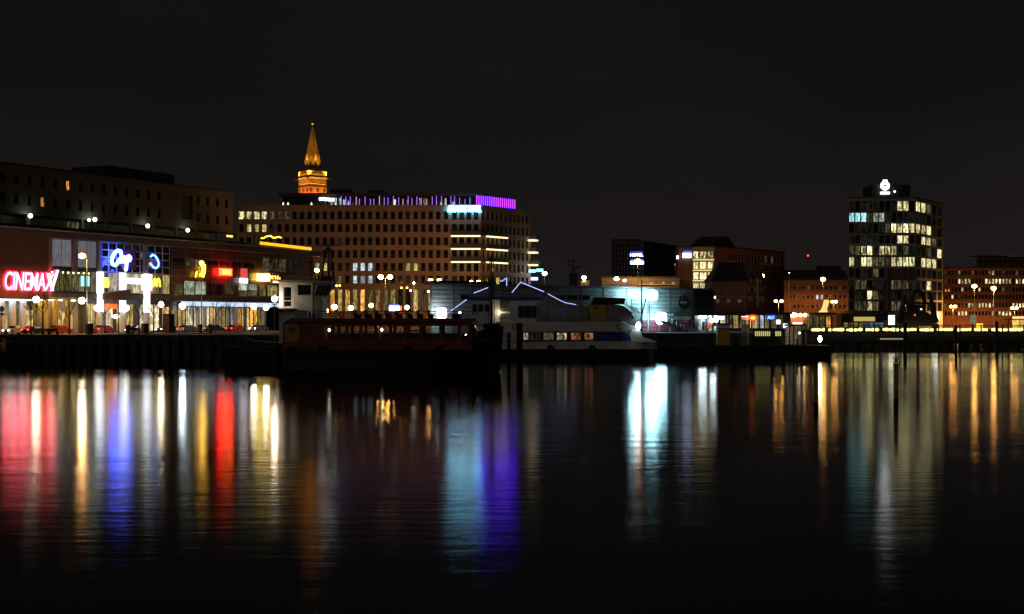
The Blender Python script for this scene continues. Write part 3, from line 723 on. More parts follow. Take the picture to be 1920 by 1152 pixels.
# receding corner wing
FW = Frame(902.4, 372.1, 995, 391)
wx, wz = FW.x, FW.z
rzw = FW.rz
W_ = link('corner_wing', None, H, (FW.o.x-FH.o.x, FW.o.y-FH.o.y, 0)); W_.rotation_euler = (0, 0, FW.rz-FH.rz)
WT = HT
opsW = []
for r, (ya, yb) in enumerate(rowsH):
    za, zb2 = hz(902, yb), hz(902, ya)
    for q in range(11):
        x = FW.len*(q+.55)/11.4; opsW.append((x-.5, x+.5, za, zb2, r, q))
wall_part('wall', W_, 0, FW.len, 0, WT, [o[:4] for o in opsW], M_brickh, .45)
for a, c, d, e_, r, k in opsW:
    f = MB(); mt = M_glassd if not (r == 4 and k == 2) else R_yel
    f.box(a, .3, d, c, .36, e_); f.build('window', mt, W_)
b = MB(); b.box(0, .46, 0, FW.len-.01, 14, WT-.02); b.build('core', M_dark, W_)
b = MB(); b.box(.06, -.12, WT+.003, FW.len+.1, .6, WT+.352); b.build('parapet', M_brickh, W_)
# balconies with a lit edge, wrapping the corner
for py in (443, 467, 491.5):
    z = hz(870, py)
    b = MB(); b.box(hx(845), -2.0, z+.12, FH.len, -.02, z+.36); b.box(hx(845), -2.05, z+.36, FH.len, -1.95, z+1.35); b.build('balcony', M_office, H)
    b = MB(); b.box(hx(846), -1.95, z-.28, FH.len-.1, -1.5, z+.1); b.build('balcony_light', em('balcony_light', (1, .80, .42), 1.8), H)
    b = MB(); b.box(.3, -1.9, z+.1, FW.len*.42, -.02, z+.34); b.box(.3, -1.95, z+.34, FW.len*.42, -1.85, z+1.3); b.build('balcony', M_office, W_)
    b = MB(); b.box(.3, -1.85, z-.30, FW.len*.42, -1.4, z+.08); b.build('balcony_light', em('balcony_light', (1, .80, .42), 1.8), W_)
    b = MB(); b.box(FW.len-.6, -2.2, z+.1, FW.len+1.5, 2, z+1.3); b.build('balcony', M_office, W_)
    b = MB(); b.box(FW.len-1.8, -2.1, z-.35, FW.len+.7, -.3, z+.08); b.build('balcony_light', em('balcony_light', (1, .80, .42), 1.8), W_)
# roof terrace storey: glass set back, violet light fins, dark roof
T0, T1 = hx(527), hx(902); ZR0, ZR1 = HT+.05, hz(700, 366)
b = MB(); b.box(T0, 3.2, ZR0, T1, 24, ZR1); b.build('terrace_wall', mat('terrace_glass', (.02, .02, .03), .2, var=.3, spec=.6), H)
b = MB(); b.box(T0-1, 1.4, ZR1, T1+.5, 26, ZR1+.7); b.build('terrace_roof', M_roof, H)
b = MB(); b.box(hx(612), 8, ZR1+.7, hx(650), 20, hz(630, 349)); b.box(hx(650), 9, ZR1+.7, hx(885), 20, hz(760, 358)); b.box(hx(684), 10, hz(760, 358), hx(712), 12, hz(690, 350)); b.build('roof_plant', M_black, H)
b = MB()
for px, py in ((700, 346), (738, 354), (741, 353), (760, 356), (836, 356)): b.cyl((hx(px), 8, ZR1+.5), (hx(px), 8, hz(px, py)), .08)
b.build('roof_pipe', M_grey, H)
fins = [640+i*8.9 for i in range(29)]; tw0 = random.Random(9); fins = [f+tw0.uniform(-1.6, 1.6) for f in fins]
for i, px in enumerate(fins):
    x = hx(px, 2.6); b = MB(); hgt = ZR1-ZR0; b.box(x-.065, 2.5, ZR0, x+.065, 2.7, ZR1-tw0.uniform(.03, .9))
    b.build('light_fin', em('fin_violet', VIO, 1.25) if i % 5 not in (3,) or i > 18 else em('fin_pink', (1, .35, .55), 1.2), H)
tw = random.Random(5)
for i in range(34):
    px = 606+i*7.9; x = hx(px, 3.1); w2 = tw.uniform(.5, 1.0)
    mt = tw.choice([R_cool, R_vdim, R_vdim, R_dim, R_warm, R_vdim]) if i > 6 else tw.choice([R_cool, R_cool, R_vdim])
    window(H, x-w2/2, x+w2/2, ZR0+.1, ZR0+tw.uniform(1.2, 2.7), mt, M_frame, 1, 1, y=3.15, name='terrace_window')
for px, py in ((613, 373), (621, 373.5), (604, 372)):
    b = MB(); x = hx(px, 1); b.box(x-.8, .9, hz(px, py+3), x+.8, 1.3, hz(px, py-2)); b.build('terrace_light', em('terrace_white', (.95, .98, 1), 5), H)
for px in (531, 540, 584):
    b = MB(); x = hx(px, 3); b.cyl((x, 3.0, ZR0+.3), (x, 3.0, ZR0+1.2), .28, .10, 8); b.build('terrace_light', em('terrace_warm', (1, .86, .5), 2.2, False), H)
b = MB(); b.box(0.5, 2.2, WT+.05, FW.len*.80, 10, WT+3.0); b.build('terrace_wall', mat('terrace_glass', (.02, .02, .03), .2), W_)
for i in range(19):
    x = .35+FW.len*.76*i/18; b = MB(); b.box(x-.10, 1.7, WT+.04, x+.10, 1.85, WT+3.1); b.build('light_fin', em('fin_violet2', (.085, .008, 1), 13), W_)
# hotel sign
t = FH.thing('roof_sign', 'cyan white glowing letters along the hotel roof edge', 'sign')
text_part('letter_halo', 'ATLANTIC HOTEL', em('sign_cyan', (.10, .60, 1), 30), t, hx(839.5), hx(902.5), hz(870, 398), hz(870, 386), -.35, .2, offset=.035)
text_part('letters', 'ATLANTIC HOTEL', em('sign_cyan_core', (.75, 1, 1), 4), t, hx(840), hx(902), hz(870, 397.4), hz(870, 386.6), -.55, .15, offset=.012)

# ================================================================== TOWN HALL TOWER
p = at(586, 602, 540); zt = lambda py: CH-(py-HZ)/FPX*540-G
TW = thing('town_hall_tower', 'tall square tower with pointed spire floodlit orange behind the hotel', 'tower', (p.x, p.y, G), math.radians(38))
def sq(h0, h1, z0, z1, m, name, smooth=False):
    b = MB(); b.loft([[(-h0,-h0,z0),(h0,-h0,z0),(h0,h0,z0),(-h0,h0,z0)], [(-h1,-h1,z1),(h1,-h1,z1),(h1,h1,z1),(-h1,h1,z1)]]); return b.build(name, m, TW)
px_m = 540/FPX
hw = lambda wpx: wpx*px_m/2/1.40      # half side of a square turned ~40 degrees
sq(hw(54), hw(54), 0, zt(352), M_brickr, 'shaft')
sq(hw(52), hw(52), zt(352), zt(349.5), M_brickd, 'cornice')
sq(hw(50), hw(50), zt(349.5), zt(337), M_stone, 'belfry')
for i in range(4): sq(hw(53), hw(53), zt(347-i*2.8), zt(346-i*2.8), M_stone, 'stone_band')
sq(hw(54), hw(55), zt(336.9), zt(334), M_stone, 'cornice')
b = MB(); rr = [(hw(42), 333.9), (hw(52), 331), (hw(54), 327), (hw(52), 323), (hw(44), 320.5)]
b.loft([[(-h,-h,zt(y)),(h,-h,zt(y)),(h,h,zt(y)),(-h,h,zt(y))] for h, y in rr]); b.build('gallery', M_copper, TW)
b = MB()
for s in (-1, 1):
    for k in range(9):
        q = -hw(50)+hw(50)*2*k/8
        b.box(q-.12, s*hw(51)-.15, zt(332), q+.12, s*hw(51)+.15, zt(322)); b.box(s*hw(51)-.15, q-.12, zt(332), s*hw(51)+.15, q+.12, zt(322))
b.build('baluster', M_stone, TW)
sq(hw(40), hw(38), zt(320.4), zt(317.5), M_stone, 'spire_foot')
sq(hw(36), .22, zt(317.4), zt(238), M_copper, 'spire')
for a in range(4):
    b = MB(); an = a*PI/2; c_, s_ = math.cos(an), math.sin(an); zz = zt(300); h = hw(36)*(300-238)/(317.4-238)
    b.prism([(-.7, zz), (.7, zz), (0, zz+2.2)], -h-.5, -h+1.2); b.v = [(x*c_-y*s_, x*s_+y*c_, z) for x, y, z in b.v]; b.build('dormer', M_stone, TW)
b = MB(); b.cyl((0,0,zt(239)), (0,0,zt(228)), .10, .05); b.ball((0,0,zt(231.5)), .55, 10, 8); b.build('finial', mat('gilded', (.75, .52, .16), .35, .8, var=.05), TW)
for k, (ax, ay) in enumerate(((-1, -1), (1, -1), (1, 1), (-1, 1))):
    for j in range(3):
        b = MB(); q = -hw(40)+hw(40)*j
        if k % 2 == 0: b.box(q-.55, ay*hw(54)-.06, zt(362), q+.55, ay*hw(54)+.06, zt(355))
        else: b.box(ax*hw(54)-.06, q-.55, zt(362), ax*hw(54)+.06, q+.55, zt(355))
        b.build('sound_opening', M_dark, TW)
# floodlights on the town hall roof around the tower foot
for k, (ax, ay) in enumerate(((0, -1), (-1, 0), (1, 0))):
    f = MB(); base = Vector((ax*9, ay*9, zt(420))); f.box(base.x-.5, base.y-.5, base.z-.6, base.x+.5, base.y+.5, base.z+.2); fo = f.build('floodlight', M_black, TW)
    ld = bpy.data.lights.new('tower_flood', 'SPOT'); ld.energy = 75000; ld.color = (1, .38, .045); ld.spot_size = math.radians(80); ld.spot_blend = .6; ld.shadow_soft_size = .4
    lo = bpy.data.objects.new('flood_beam', ld); col.objects.link(lo); lo.parent = fo; lo.location = (base.x, base.y, base.z+.4)
    d = Vector((0, 0, zt(300)))-Vector((base.x, base.y, base.z+.4)); lo.rotation_euler = d.to_track_quat('-Z', 'Y').to_euler()
b = MB(); b.box(-16, -8, 0, 16, 20, zt(428)); b.build('town_hall_wing', M_brickd, TW)
for ax, ay in ((-1, -1), (1, -1), (-1, 1)):
    f = MB(); base = Vector((ax*(hw(55)+.9), ay*(hw(55)+.9), zt(335))); f.box(base.x-.3, base.y-.3, base.z-.5, base.x+.3, base.y+.3, base.z); f.cyl((ax*hw(50), ay*hw(50), base.z-.4), (base.x, base.y, base.z-.4), .1); fo = f.build('floodlight', M_black, TW)
    ld = bpy.data.lights.new('spire_flood', 'SPOT'); ld.energy = 17000; ld.color = (1, .36, .04); ld.spot_size = math.radians(60); ld.spot_blend = .7; ld.shadow_soft_size = .2
    lo = bpy.data.objects.new('flood_beam', ld); col.objects.link(lo); lo.parent = fo; lo.location = (base.x, base.y, base.z+.15)
    d = Vector((0, 0, zt(285)))-Vector((base.x, base.y, base.z)); lo.rotation_euler = d.to_track_quat('-Z', 'Y').to_euler()

# ================================================================== BLOCKS ON THE RIGHT
def block(F, name, label, top, rows, cols, wall, lit, depth=14, win=(3.4, 3.4), frame=M_frame, roof=M_roof, reveal=.3, base_py=None, ref=None, dark=M_glassd, nx=1, nz=1, roofh=.4, parent=None):
    """a building front: wall with recessed windows in a grid, core and roof; lit(row, px) gives the glow"""
    o = F.thing(name, label, 'building') if parent is None else parent
    ref = ref if ref is not None else cols[0]
    Z = F.z(ref, top); ops = []
    for r, (ya, yb) in enumerate(rows):
        za, zc = F.z(ref, yb), F.z(ref, ya)
        for px in cols:
            w0 = F.x(px-win[0]/2); w1 = F.x(px+win[0]/2); ops.append((w0, w1, za, zc, r, px))
    ops = [q for q in ops if q[0] > 0.05 and q[1] < F.len-.05]
    wall_part('wall', o, 0, F.len, 0, Z, [q[:4] for q in ops], wall, reveal)
    for a, c, d, e_, r, px in ops: window(o, a, c, d, e_, lit(r, px) or dark, frame, nx, nz, y=reveal-.02, t=.08)
    b = MB(); b.slab(skew(F, reveal+.01, depth), 0, Z-.02); b.build('core', wall, o)
    b = MB(); b.slab(skew(F, -.15, depth, grow=.2), Z, Z+roofh); b.build('roof', roof, o)
    return o, Z
inr = lambda px, L_: any(a <= px <= c for a, c in L_)

# --- dark office block with vertical ribs
F1 = Frame(1147, 480, 1206, 480)
o1, Z1 = block(F1, 'office_block', 'dark ribbed office block standing unlit behind the blue hotel sign', 451, [(458+i*9.4, 464+i*9.4) for i in range(8)], [1150.6+6*i for i in range(9)], M_office, lambda r, px: None, win=(4.6, 1), depth=30)
b = MB()
for i in range(11): x = F1.len*i/10; b.box(x-.12, -.35, 0, x+.12, -.003, Z1-.02)
b.build('rib', mat('rib_grey', (.16, .16, .17), .5, .3), o1)
F1b = Frame(1206.3, 480.2, 1283, 520)
R1 = link('side_wing', None, o1, (F1b.o.x-F1.o.x, F1b.o.y-F1.o.y, 0)); R1.rotation_euler = (0, 0, F1b.rz-F1.rz)
Zs = F1b.z(1207, 451.5)
opb = [(F1b.len*(q+.15)/11, F1b.len*(q+.85)/11, F1b.z(1207, 464+i*9.4), F1b.z(1207, 458+i*9.4)) for q in range(11) for i in range(8)]
wall_part('wall', R1, 0, F1b.len, 0, Zs, opb, M_office, .3)
b = MB()
for a, c, d, e_ in opb: b.box(a, .25, d, c, .29, e_)
b.build('window_band', M_glassd, R1)
b = MB(); b.box(.01, .31, 0, F1b.len, 12, Zs-.02); b.build('core', M_office, R1)
b = MB(); x = F1b.len*8.4/11; b.box(x, .2, F1b.z(1207, 494), x+2, .24, F1b.z(1207, 488)); b.build('lit_window', R_yel, R1)
t = F1.thing('blue_sign', 'blue and white HOTEL sign high on the dark ribbed office block', 'sign')
text_part('letters', 'HOTEL', em('hotel_white', (.72, .84, 1), 4), t, F1.x(1181), F1.x(1205.5), F1.z(1193, 481.5), F1.z(1193, 476), -.8, .2, offset=.03)
text_part('upper_letters', 'HOTEL', em('hotel_blue', (.06, .12, 1), 1.6), t, F1.x(1182), F1.x(1206), F1.z(1193, 476), F1.z(1193, 472), -.7, .15, offset=.02)
b = MB(); b.box(F1.x(1181.5), -.9, F1.z(1193, 496), F1.x(1206.5), -.7, F1.z(1193, 490)); b.build('light_bar', em('hotel_white', (.72, .84, 1), 4), t)
b = MB(); b.box(F1.x(1183), -.8, F1.z(1193, 490), F1.x(1206), -.65, F1.z(1193, 486.5)); b.build('blue_bar', em('hotel_blue', (.06, .12, 1), 1.6), t)
b = MB(); b.box(F1.x(1180), -.6, F1.z(1193, 497), F1.x(1207), -.37, F1.z(1193, 471)); b.build('board', M_navy, t)
# --- long low hall in front of it
F2 = Frame(1128, 420, 1274, 420)
o2, Z2 = block(F2, 'low_hall', 'long low grey hall below the dark ribbed office block', 521, [(529, 533)], [1222, 1244, 1262], M_panel, lambda r, px: R_cool, win=(5, 4), depth=20)
b = MB(); b.box(F2.x(1196), -.4, F2.z(1200, 534.5), F2.x(1270), -.05, F2.z(1200, 533)); b.build('ledge', M_lgrey, o2)
# --- brick office with lit stair windows
F3 = Frame(1272, 432, 1298, 432)
o3, Z3 = block(F3, 'brick_office', 'brick office with four storeys of bright windows on its end wall', 464, [(500, 508)], [1285], M_brickr, lambda r, px: None, win=(.5, .5), depth=16)
F3b = Frame(1298.2, 431.6, 1339, 431.6)
E3 = link('stair_wing', None, o3, (F3b.o.x-F3.o.x, F3b.o.y-F3.o.y, 0))
opl = []
for r in range(4):
    ya = 471.5+r*19.6; za, zc = F3b.z(1310, ya+13.8), F3b.z(1310, ya)
    for (pa, pb) in ((1300, 1310), (1312, 1325), (1327, 1337)): opl.append((F3b.x(pa), F3b.x(pb), za, zc))
M_ochre = mat('ochre_render', (.48, .36, .16), .8, var=.15, scale=.3)
wall_part('wall', E3, 0, F3b.len, 0, Z3+.1, opl, M_ochre, .3)
for k, q in enumerate(opl): window(E3, *q, R_warm, M_frame, 2, 1, y=.28, t=.1)
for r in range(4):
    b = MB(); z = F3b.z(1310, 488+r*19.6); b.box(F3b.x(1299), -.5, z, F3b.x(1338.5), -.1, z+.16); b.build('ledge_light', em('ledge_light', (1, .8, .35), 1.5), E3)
b = MB(); b.box(.01, .31, 0, F3b.len-.01, 16, Z3+.05); b.build('core', M_brickd, E3)
F3c = Frame(1339.2, 431.5, 1471, 470)
S3 = link('long_wing', None, o3, (F3c.o.x-F3.o.x, F3c.o.y-F3.o.y, 0)); S3.rotation_euler = (0, 0, F3c.rz-F3.rz)
Zc = F3c.z(1340, 463); opw = []
for r, (ya, yb) in enumerate(((472, 487), (496, 505), (515, 524), (534, 543), (552, 561))):
    for q in range(16):
        px = 1369+q*6.1; x0, x1 = F3c.x(px-2.3), F3c.x(px+2.3); opw.append((x0, x1, F3c.z(1340, yb), F3c.z(1340, ya), r, q))
wall_part('wall', S3, 0, F3c.len, 0, Zc, [q[:4] for q in opw], M_brickr, .3)
for a, c, d, e_, r, q in opw: window(S3, a, c, d, e_, R_dim if (r, q) in ((0, 13), (2, 8), (3, 5), (0, 11)) else M_glassd, M_framew, 1, 1, y=.28, t=.14)
b = MB(); b.box(F3c.x(1366), -.2, F3c.z(1340, 490.5), F3c.x(1466), -.003, F3c.z(1340, 488)); b.build('sill_band', M_framew, S3)
b = MB(); b.box(.01, .31, 0, F3c.len, 14, Zc-.02); b.build('core', M_brickd, S3)
b = MB(); b.box(-.1, -.2, Zc, F3c.len+.2, 14, Zc+.4); b.build('roof', M_roof, S3)
b = MB(); b.prism([(0, 0), (16, 0), (11, 3.4), (7, 3.4)], 2, 10); b.build('roof_plant', M_roof, S3, (2, 0, Zc+.4))
t = F3.thing('blue_sign', 'small blue and white light box on the corner of the brick office', 'sign')
b = MB(); b.box(F3.x(1279.5), -.8, F3.z(1287, 484), F3.x(1295.5), -.5, F3.z(1287, 475)); b.build('white_face', em('sign_blue_white', (.75, .86, 1), 3.5), t)
b = MB(); b.box(F3.x(1281), -.7, F3.z(1287, 475), F3.x(1296.5), -.45, F3.z(1287, 471)); b.build('blue_face', em('sign_blue_face', (.05, .10, 1), 1.8), t)
b = MB(); b.box(F3.x(1268), -.7, F3.z(1270, 486), F3.x(1272), -.5, F3.z(1270, 480)); b.build('side_face', em('sign_blue_white', (.75, .86, 1), 3.5), t)
b = MB(); b.box(F3.x(1280), -.44, F3.z(1287, 482), F3.x(1295), -.003, F3.z(1287, 474)); b.build('bracket', M_black, t)
# --- old brick house with tall roof
F4 = Frame(1336, 345, 1401, 345)
o4 = F4.thing('old_brick_house', 'old dark brick house with steep roof and curved gable in front of the brick office', 'building')
hx4, hz4 = F4.x, F4.z; ZE4 = hz4(1360, 527); W4 = F4.len
o4ops = []
for r, (ya, yb) in enumerate(((541, 547), (561, 568))):
    for px in (1345, 1366, 1387): o4ops.append((hx4(px-4), hx4(px+4), hz4(px, yb), hz4(px, ya), r, px))
wall_part('wall', o4, 0, W4, 0, ZE4, [q[:4] for q in o4ops], M_brickr, .25)
for a, c, d, e_, r, px in o4ops: window(o4, a, c, d, e_, R_dim if r else R_vdim, M_framew, 3, 1, y=.22, t=.07)
b = MB(); b.box(.01, .26, 0, W4-.01, 14, ZE4-.02); b.build('core', M_brickd, o4)
b = MB(); zr = hz4(1380, 491)
b.loft([[(-.4,-.4,ZE4),(W4,-.4,ZE4),(W4,14.4,ZE4),(-.4,14.4,ZE4)], [(2.4,5,zr),(W4,5,zr),(W4,9,zr),(2.4,9,zr)]]); b.build('roof', M_roof, o4)
b = MB(); b.box(hx4(1352), 5.5, zr-3, hx4(1358), 7, hz4(1355, 485)); b.build('chimney', M_brickd, o4); b = MB(); b.box(hx4(1385), 5.5, zr-3, hx4(1390), 7, hz4(1387, 484)); b.build('chimney', M_brickd, o4)
b = MB(); b.box(-.1, -.5, hz4(1360, 556.5), W4, -.003, hz4(1360, 555)); b.build('string_course', M_stone, o4)
F4b = Frame(1401.2, 344.9, 1435, 352)
G4 = link('gable_wing', None, o4, (F4b.o.x-F4.o.x, F4b.o.y-F4.o.y, 0)); G4.rotation_euler = (0, 0, F4b.rz-F4.rz)
wl = F4b.len; gz = lambda py: F4b.z(1418, py)
prof = [(0, 0), (wl, 0), (wl, gz(530)), (wl-.5, gz(526)), (wl-1, gz(517)), (wl*.78, gz(510)), (wl*.7, gz(500)), (wl*.58, gz(491)), (wl*.42, gz(491)), (wl*.3, gz(500)), (wl*.22, gz(510)), (1, gz(517)), (.5, gz(526)), (0, gz(530))]
b = MB(); b.prism(prof, 0, 10); b.build('gable', M_brickd, G4)
for r, py in enumerate((544, 562, 527)):
    for q in range(6 if r < 2 else 3):
        x = wl*(q+.6)/6.4 if r < 2 else wl*(q+.9)/4; b = MB(); b.box(x-.28, -.06, gz(py+4), x+.28, -.003, gz(py-4)); b.build('window', R_vdim if (q+r) % 2 else M_framew, G4)
for py in (538, 557): b = MB(); b.box(0, -.12, gz(py+.6), wl, -.003, gz(py-.6)); b.build('string_course', M_stone, G4)
b = MB(); b.box(wl*.52, -.35, gz(575), wl*.56, -.003, gz(523)); b.build('drain_pipe', M_framew, G4)
# --- long low brick building in sodium light
F5 = Frame(1470, 446, 1592, 446)
o5, Z5 = block(F5, 'long_brick_building', 'long three storey brick building glowing orange left of the office tower', 526, [(536, 545), (553, 561.5), (571, 580)], [1481+8.6*i for i in range(13)], M_brickr, lambda r, px: (R_cool if (r == 1 and 1528 < px < 1545) else (R_dim if (int(px)+r*7) % 5 == 0 else None)), win=(5, 5), nz=2, depth=18, frame=M_framew)
b = MB(); b.loft([[(-.5,-.4,Z5+.4),(F5.len,-.4,Z5+.4),(F5.len,18,Z5+.4),(-.5,18,Z5+.4)], [(0,7,Z5+3.6),(F5.len,7,Z5+3.6),(F5.len,11,Z5+3.6),(0,11,Z5+3.6)]]); b.build('pitched_roof', M_roof, o5)
b = MB(); b.box(F5.x(1553), 10, Z5, F5.x(1591), 18, F5.z(1570, 496)); b.build('rear_block', M_black, o5)
# --- office tower
F6 = Frame(1591, 402, 1716, 402)
M_tower = mat('tower_panel', (.34, .33, .31), .5, var=.15, scale=.4)
T6 = F6.thing('office_tower', 'tall office tower with scattered lit windows and a round white emblem on its roof', 'building')
rows6 = [(377, 396), (399, 416.5), (419, 437), (441.5, 457), (461, 479), (482, 500), (503.5, 520.5), (525, 543), (545, 562), (565, 583)]
lit6 = [[(1677, 1691), (1694, 1707), (1711, 1734)], [(1588, 1602), (1603, 1621), (1637, 1654)], [(1670, 1685), (1687, 1702), (1704, 1722), (1724, 1736), (1739, 1747)], [(1679, 1689), (1694, 1707), (1711, 1721), (1730, 1748)],
        [(1619, 1634), (1643, 1667), (1670, 1685), (1754, 1768)], [(1592, 1605), (1609, 1633), (1676, 1701), (1705, 1721), (1723, 1732), (1742, 1757)], [], [(1735, 1750)], [(1624, 1633)], [(1624, 1637)]]
dim6 = [[(1737, 1746)], [(1628, 1636)], [(1662, 1670)], [(1747, 1758)], [(1588, 1618), (1690, 1710), (1735, 1747)], [(1640, 1670)], [(1636, 1650)], [(1600, 1630), (1670, 1700)], [(1637, 1650)], [(1600, 1622), (1640, 1652), (1674, 1692)]]
def lit_t(r, px):
    if inr(px, lit6[r]): return (R_cyan if px < 1625 else R_green) if r == 1 else R_warm
    return R_dim if inr(px, dim6[r]) else (R_vdim if (int(px)*7+r*13) % 3 else None)
Z6 = F6.z(1650, 372.5)
op6 = []
for r, (ya, yb) in enumerate(rows6):
    for q in range(11):
        px = 1597.2+q*11.3; op6.append((F6.x(px-5), F6.x(px+5), F6.z(px, yb), F6.z(px, ya), r, px))
wall_part('wall', T6, 0, F6.len, 0, Z6, [q[:4] for q in op6], M_tower, .3)
for a, c, d, e_, r, px in op6: window(T6, a, c, d, e_, lit_t(r, px) or M_glassd, M_frame, 2, 1, y=.28, t=.1)
b = MB(); b.slab(skew(F6, .31, 18, x1=F6.len-.3), 0, Z6-.02); b.build('core', M_dark, T6)
b = MB(); b.slab(skew(F6, -.25, 19, grow=.1), Z6, Z6+.5); b.build('roof', M_panel, T6)
F6b = Frame(1716.2, 402.1, 1768, 424)
S6 = link('side_wing', None, T6, (F6b.o.x-F6.o.x, F6b.o.y-F6.o.y, 0)); S6.rotation_euler = (0, 0, F6b.rz-F6.rz)
op6 = []
for r, (ya, yb) in enumerate(rows6):
    for q in range(5):
        px = 1722+q*10; op6.append((F6b.x(px-4.3), F6b.x(px+4.3), F6.z(1700, yb), F6.z(1700, ya), r, px))
wall_part('wall', S6, 0, F6b.len, 0, Z6, [q[:4] for q in op6], M_tower, .3)
for a, c, d, e_, r, px in op6: window(S6, a, c, d, e_, lit_t(r, px) or M_glassd, M_frame, 3, 1, y=.28, t=.1)
b = MB(); b.box(.1, .31, 0, F6b.len-.01, 14, Z6-.02); b.build('core', M_dark, S6)
b = MB(); b.box(.2, -.25, Z6+.004, F6b.len+.2, 14, Z6+.5); b.build('roof', M_panel, S6)
b = MB()
for r in (0, 2, 4, 6, 7, 8): z = F6.z(1700, rows6[r][1]+1.5); b.box(-.2, -.3, z, F6.len, -.003, z+.22)
b.build('floor_edge', mat('transom', (.26, .2, .18), .4, .5), T6)
b = MB(); b.box(F6.x(1660), -1.2, F6.z(1660, 524), F6.x(1716), -.31, F6.z(1660, 505)); b.build('loggia', M_brickd, T6)
for q in range(5): b = MB(); x = F6.x(1661+q*13.5); b.box(x-.1, -1.4, F6.z(1660, 612), x+.1, -1.21, F6.z(1660, 504)); b.build('loggia_post', M_grey, T6)
b = MB(); b.box(F6.x(1656), -.6, 0, F6.x(1669), -.31, F6.z(1660, 525)); b.build('stair_shaft', M_brickd, T6)
b = MB(); b.box(F6.x(1641), 4, Z6+.5, F6.x(1714), 14, F6.z(1670, 344)); b.build('roof_house', M_black, T6)
t = F6.thing('roof_emblem', 'round white glowing emblem over a white bar on the tower roof', 'sign')
c_ = (F6.x(1659.5, 3.5), 3.5, F6.z(1659.5, 348.5, 3.5)); r_ = 8.6*402/FPX
b = MB(); b.torus(c_, r_*.66, r_*.36, 'y', 22, 8); b.build('ring', em('emblem', (.93, 1, .95), 3.6), t)
for s in (-1, 1): b = MB(); b.ball((c_[0]+s*.35, 3.4, c_[2]+r_*1.08), .33, 8, 6); b.build('lobe', em('emblem', (.93, 1, .95), 3.6), t)
b = MB(); b.box(c_[0]-r_*1.0, 3.3, F6.z(1659, 364.3, 3.5), c_[0]+r_*1.0, 3.7, F6.z(1659, 360.2, 3.5)); b.build('bar', em('emblem', (.93, 1, .95), 3.6), t)
b = MB(); b.ball((F6.x(1683.5), 3.3, F6.z(1683, 357.5)), .3, 8, 6); b.build('spot', em('emblem', (.93, 1, .95), 3.6), t)
b = MB()
for s in (-1, 1): b.box(c_[0]+s*.8-.08, 3.72, Z6+.5, c_[0]+s*.8+.08, 3.9, c_[2])
b.build('bracket', M_black, t)
# --- brick building at the right edge
F7 = Frame(1770, 440, 1960, 440)
L7 = [[(1796, 1800), (1832, 1836), (1860, 1864)], [(1794, 1820), (1846, 1871), (1874, 1899), (1901, 1940)], [(1801, 1806), (1834, 1838)], [(1786, 1792)], [(1812, 1866), (1900, 1940)], [(1795, 1814), (1860, 1866), (1874, 1898)]]
D7 = [[(1770, 1930)], [(1770, 1788)], [(1870, 1886)], [(1796, 1820)], [(1770, 1786)], []]
o7, Z7 = block(F7, 'brick_block', 'long five storey brick block with many lit windows at the right edge', 503, [(508, 516), (523, 532.5), (539, 547), (553, 561), (568.5, 577), (584, 592)], [1773.5+6.35*i for i in range(29)], M_brickr,
              lambda r, px: R_warm if inr(px, L7[r]) else (R_dim if inr(px, D7[r]) and int(px*3) % 4 == 0 else (R_vdim if (int(px)+r*5) % 7 == 0 else None)), win=(4.4, 4), depth=16)
F8 = Frame(1832, 475, 1970, 475)
o8, Z8 = block(F8, 'rear_block', 'darker taller block rising behind the brick block at the right edge', 482, [(488, 494)], [1840+9*i for i in range(13)], M_brickd, lambda r, px: None, win=(5, 4), depth=14)
b = MB(); b.prism([(F8.x(1888), Z8), (F8.x(1950), Z8), (F8.x(1950), Z8+.6), (F8.x(1893), Z8+.6), (F8.x(1888), Z8+1.6)], -.6, -.16); b.build('roof_canopy', M_lgrey, o8)
b = MB(); b.box(F8.x(1834), 2, Z8+.4, F8.x(1886), 10, F8.z(1840, 479)); b.build('roof_plant', M_black, o8)
# dark distant roofs between hotel and ribbed block
F9 = Frame(1005, 500, 1150, 500)
block(F9, 'distant_hall', 'dark distant hall roof between the hotel and the ribbed office block', 545, [(552, 556)], [1020+14*i for i in range(9)], M_dark, lambda r, px: R_vdim if int(px) % 3 == 0 else None, win=(6, 4), depth=20)

# ================================================================== STREET LAMPS
def Dq(px, off): return (FC.o+FC.n*off+FC.d*FC.x(px, off)).y
for px, py, kind, r, lab in ((68, 562, 'white', .5, 'white globe lamp in front of the cinema entrance, leftmost on the quay'), (153, 564, 'white', .5, 'white globe lamp in front of the glazed foyer, left of the first white pillar'),
                          (302, 571, 'white', .46, 'white globe lamp right of the third white pillar of the glass hall'), (342, 574, 'cool', .52, 'bluish white globe lamp at the left end of the shop canopy'),
                          (476, 575, 'white', .52, 'white globe lamp on the red lit post near the right end of the shop canopy'), (499, 577, 'white', .5, 'white globe lamp at the far right end of the shop canopy')):
    globe_lamp(px, py, Dq(px, -16), kind, lab, r=r)
mast_lamp(154, 480, Dq(155, -15), 'sodium', 'tall sodium lamp on a bracket in front of the lilac foyer windows', r=.5, arm=-.8)
mast_lamp(378, 493, Dq(378, -6), 'sodium_dim', 'small sodium lamp above the yellow green neon figure', r=.4)
mast_lamp(594, 507, 318, 'sodium_omni', 'sodium lamp right behind the boat mast in front of the hotel', r=.45)
twin_lamp(722.5, 521, 335, 1.1, 'sodium_hot', 'large twin sodium lamp in front of the hotel middle', r=.62)
twin_lamp(815.5, 527, 352, 1.1, 'sodium_omni', 'twin sodium lamp above the grey terminal left end, in front of the hotel', r=.5)
twin_lamp(890.5, 530, 352, .9, 'sodium_omni', 'twin sodium lamp above the terminal near the ferry mast', r=.45)
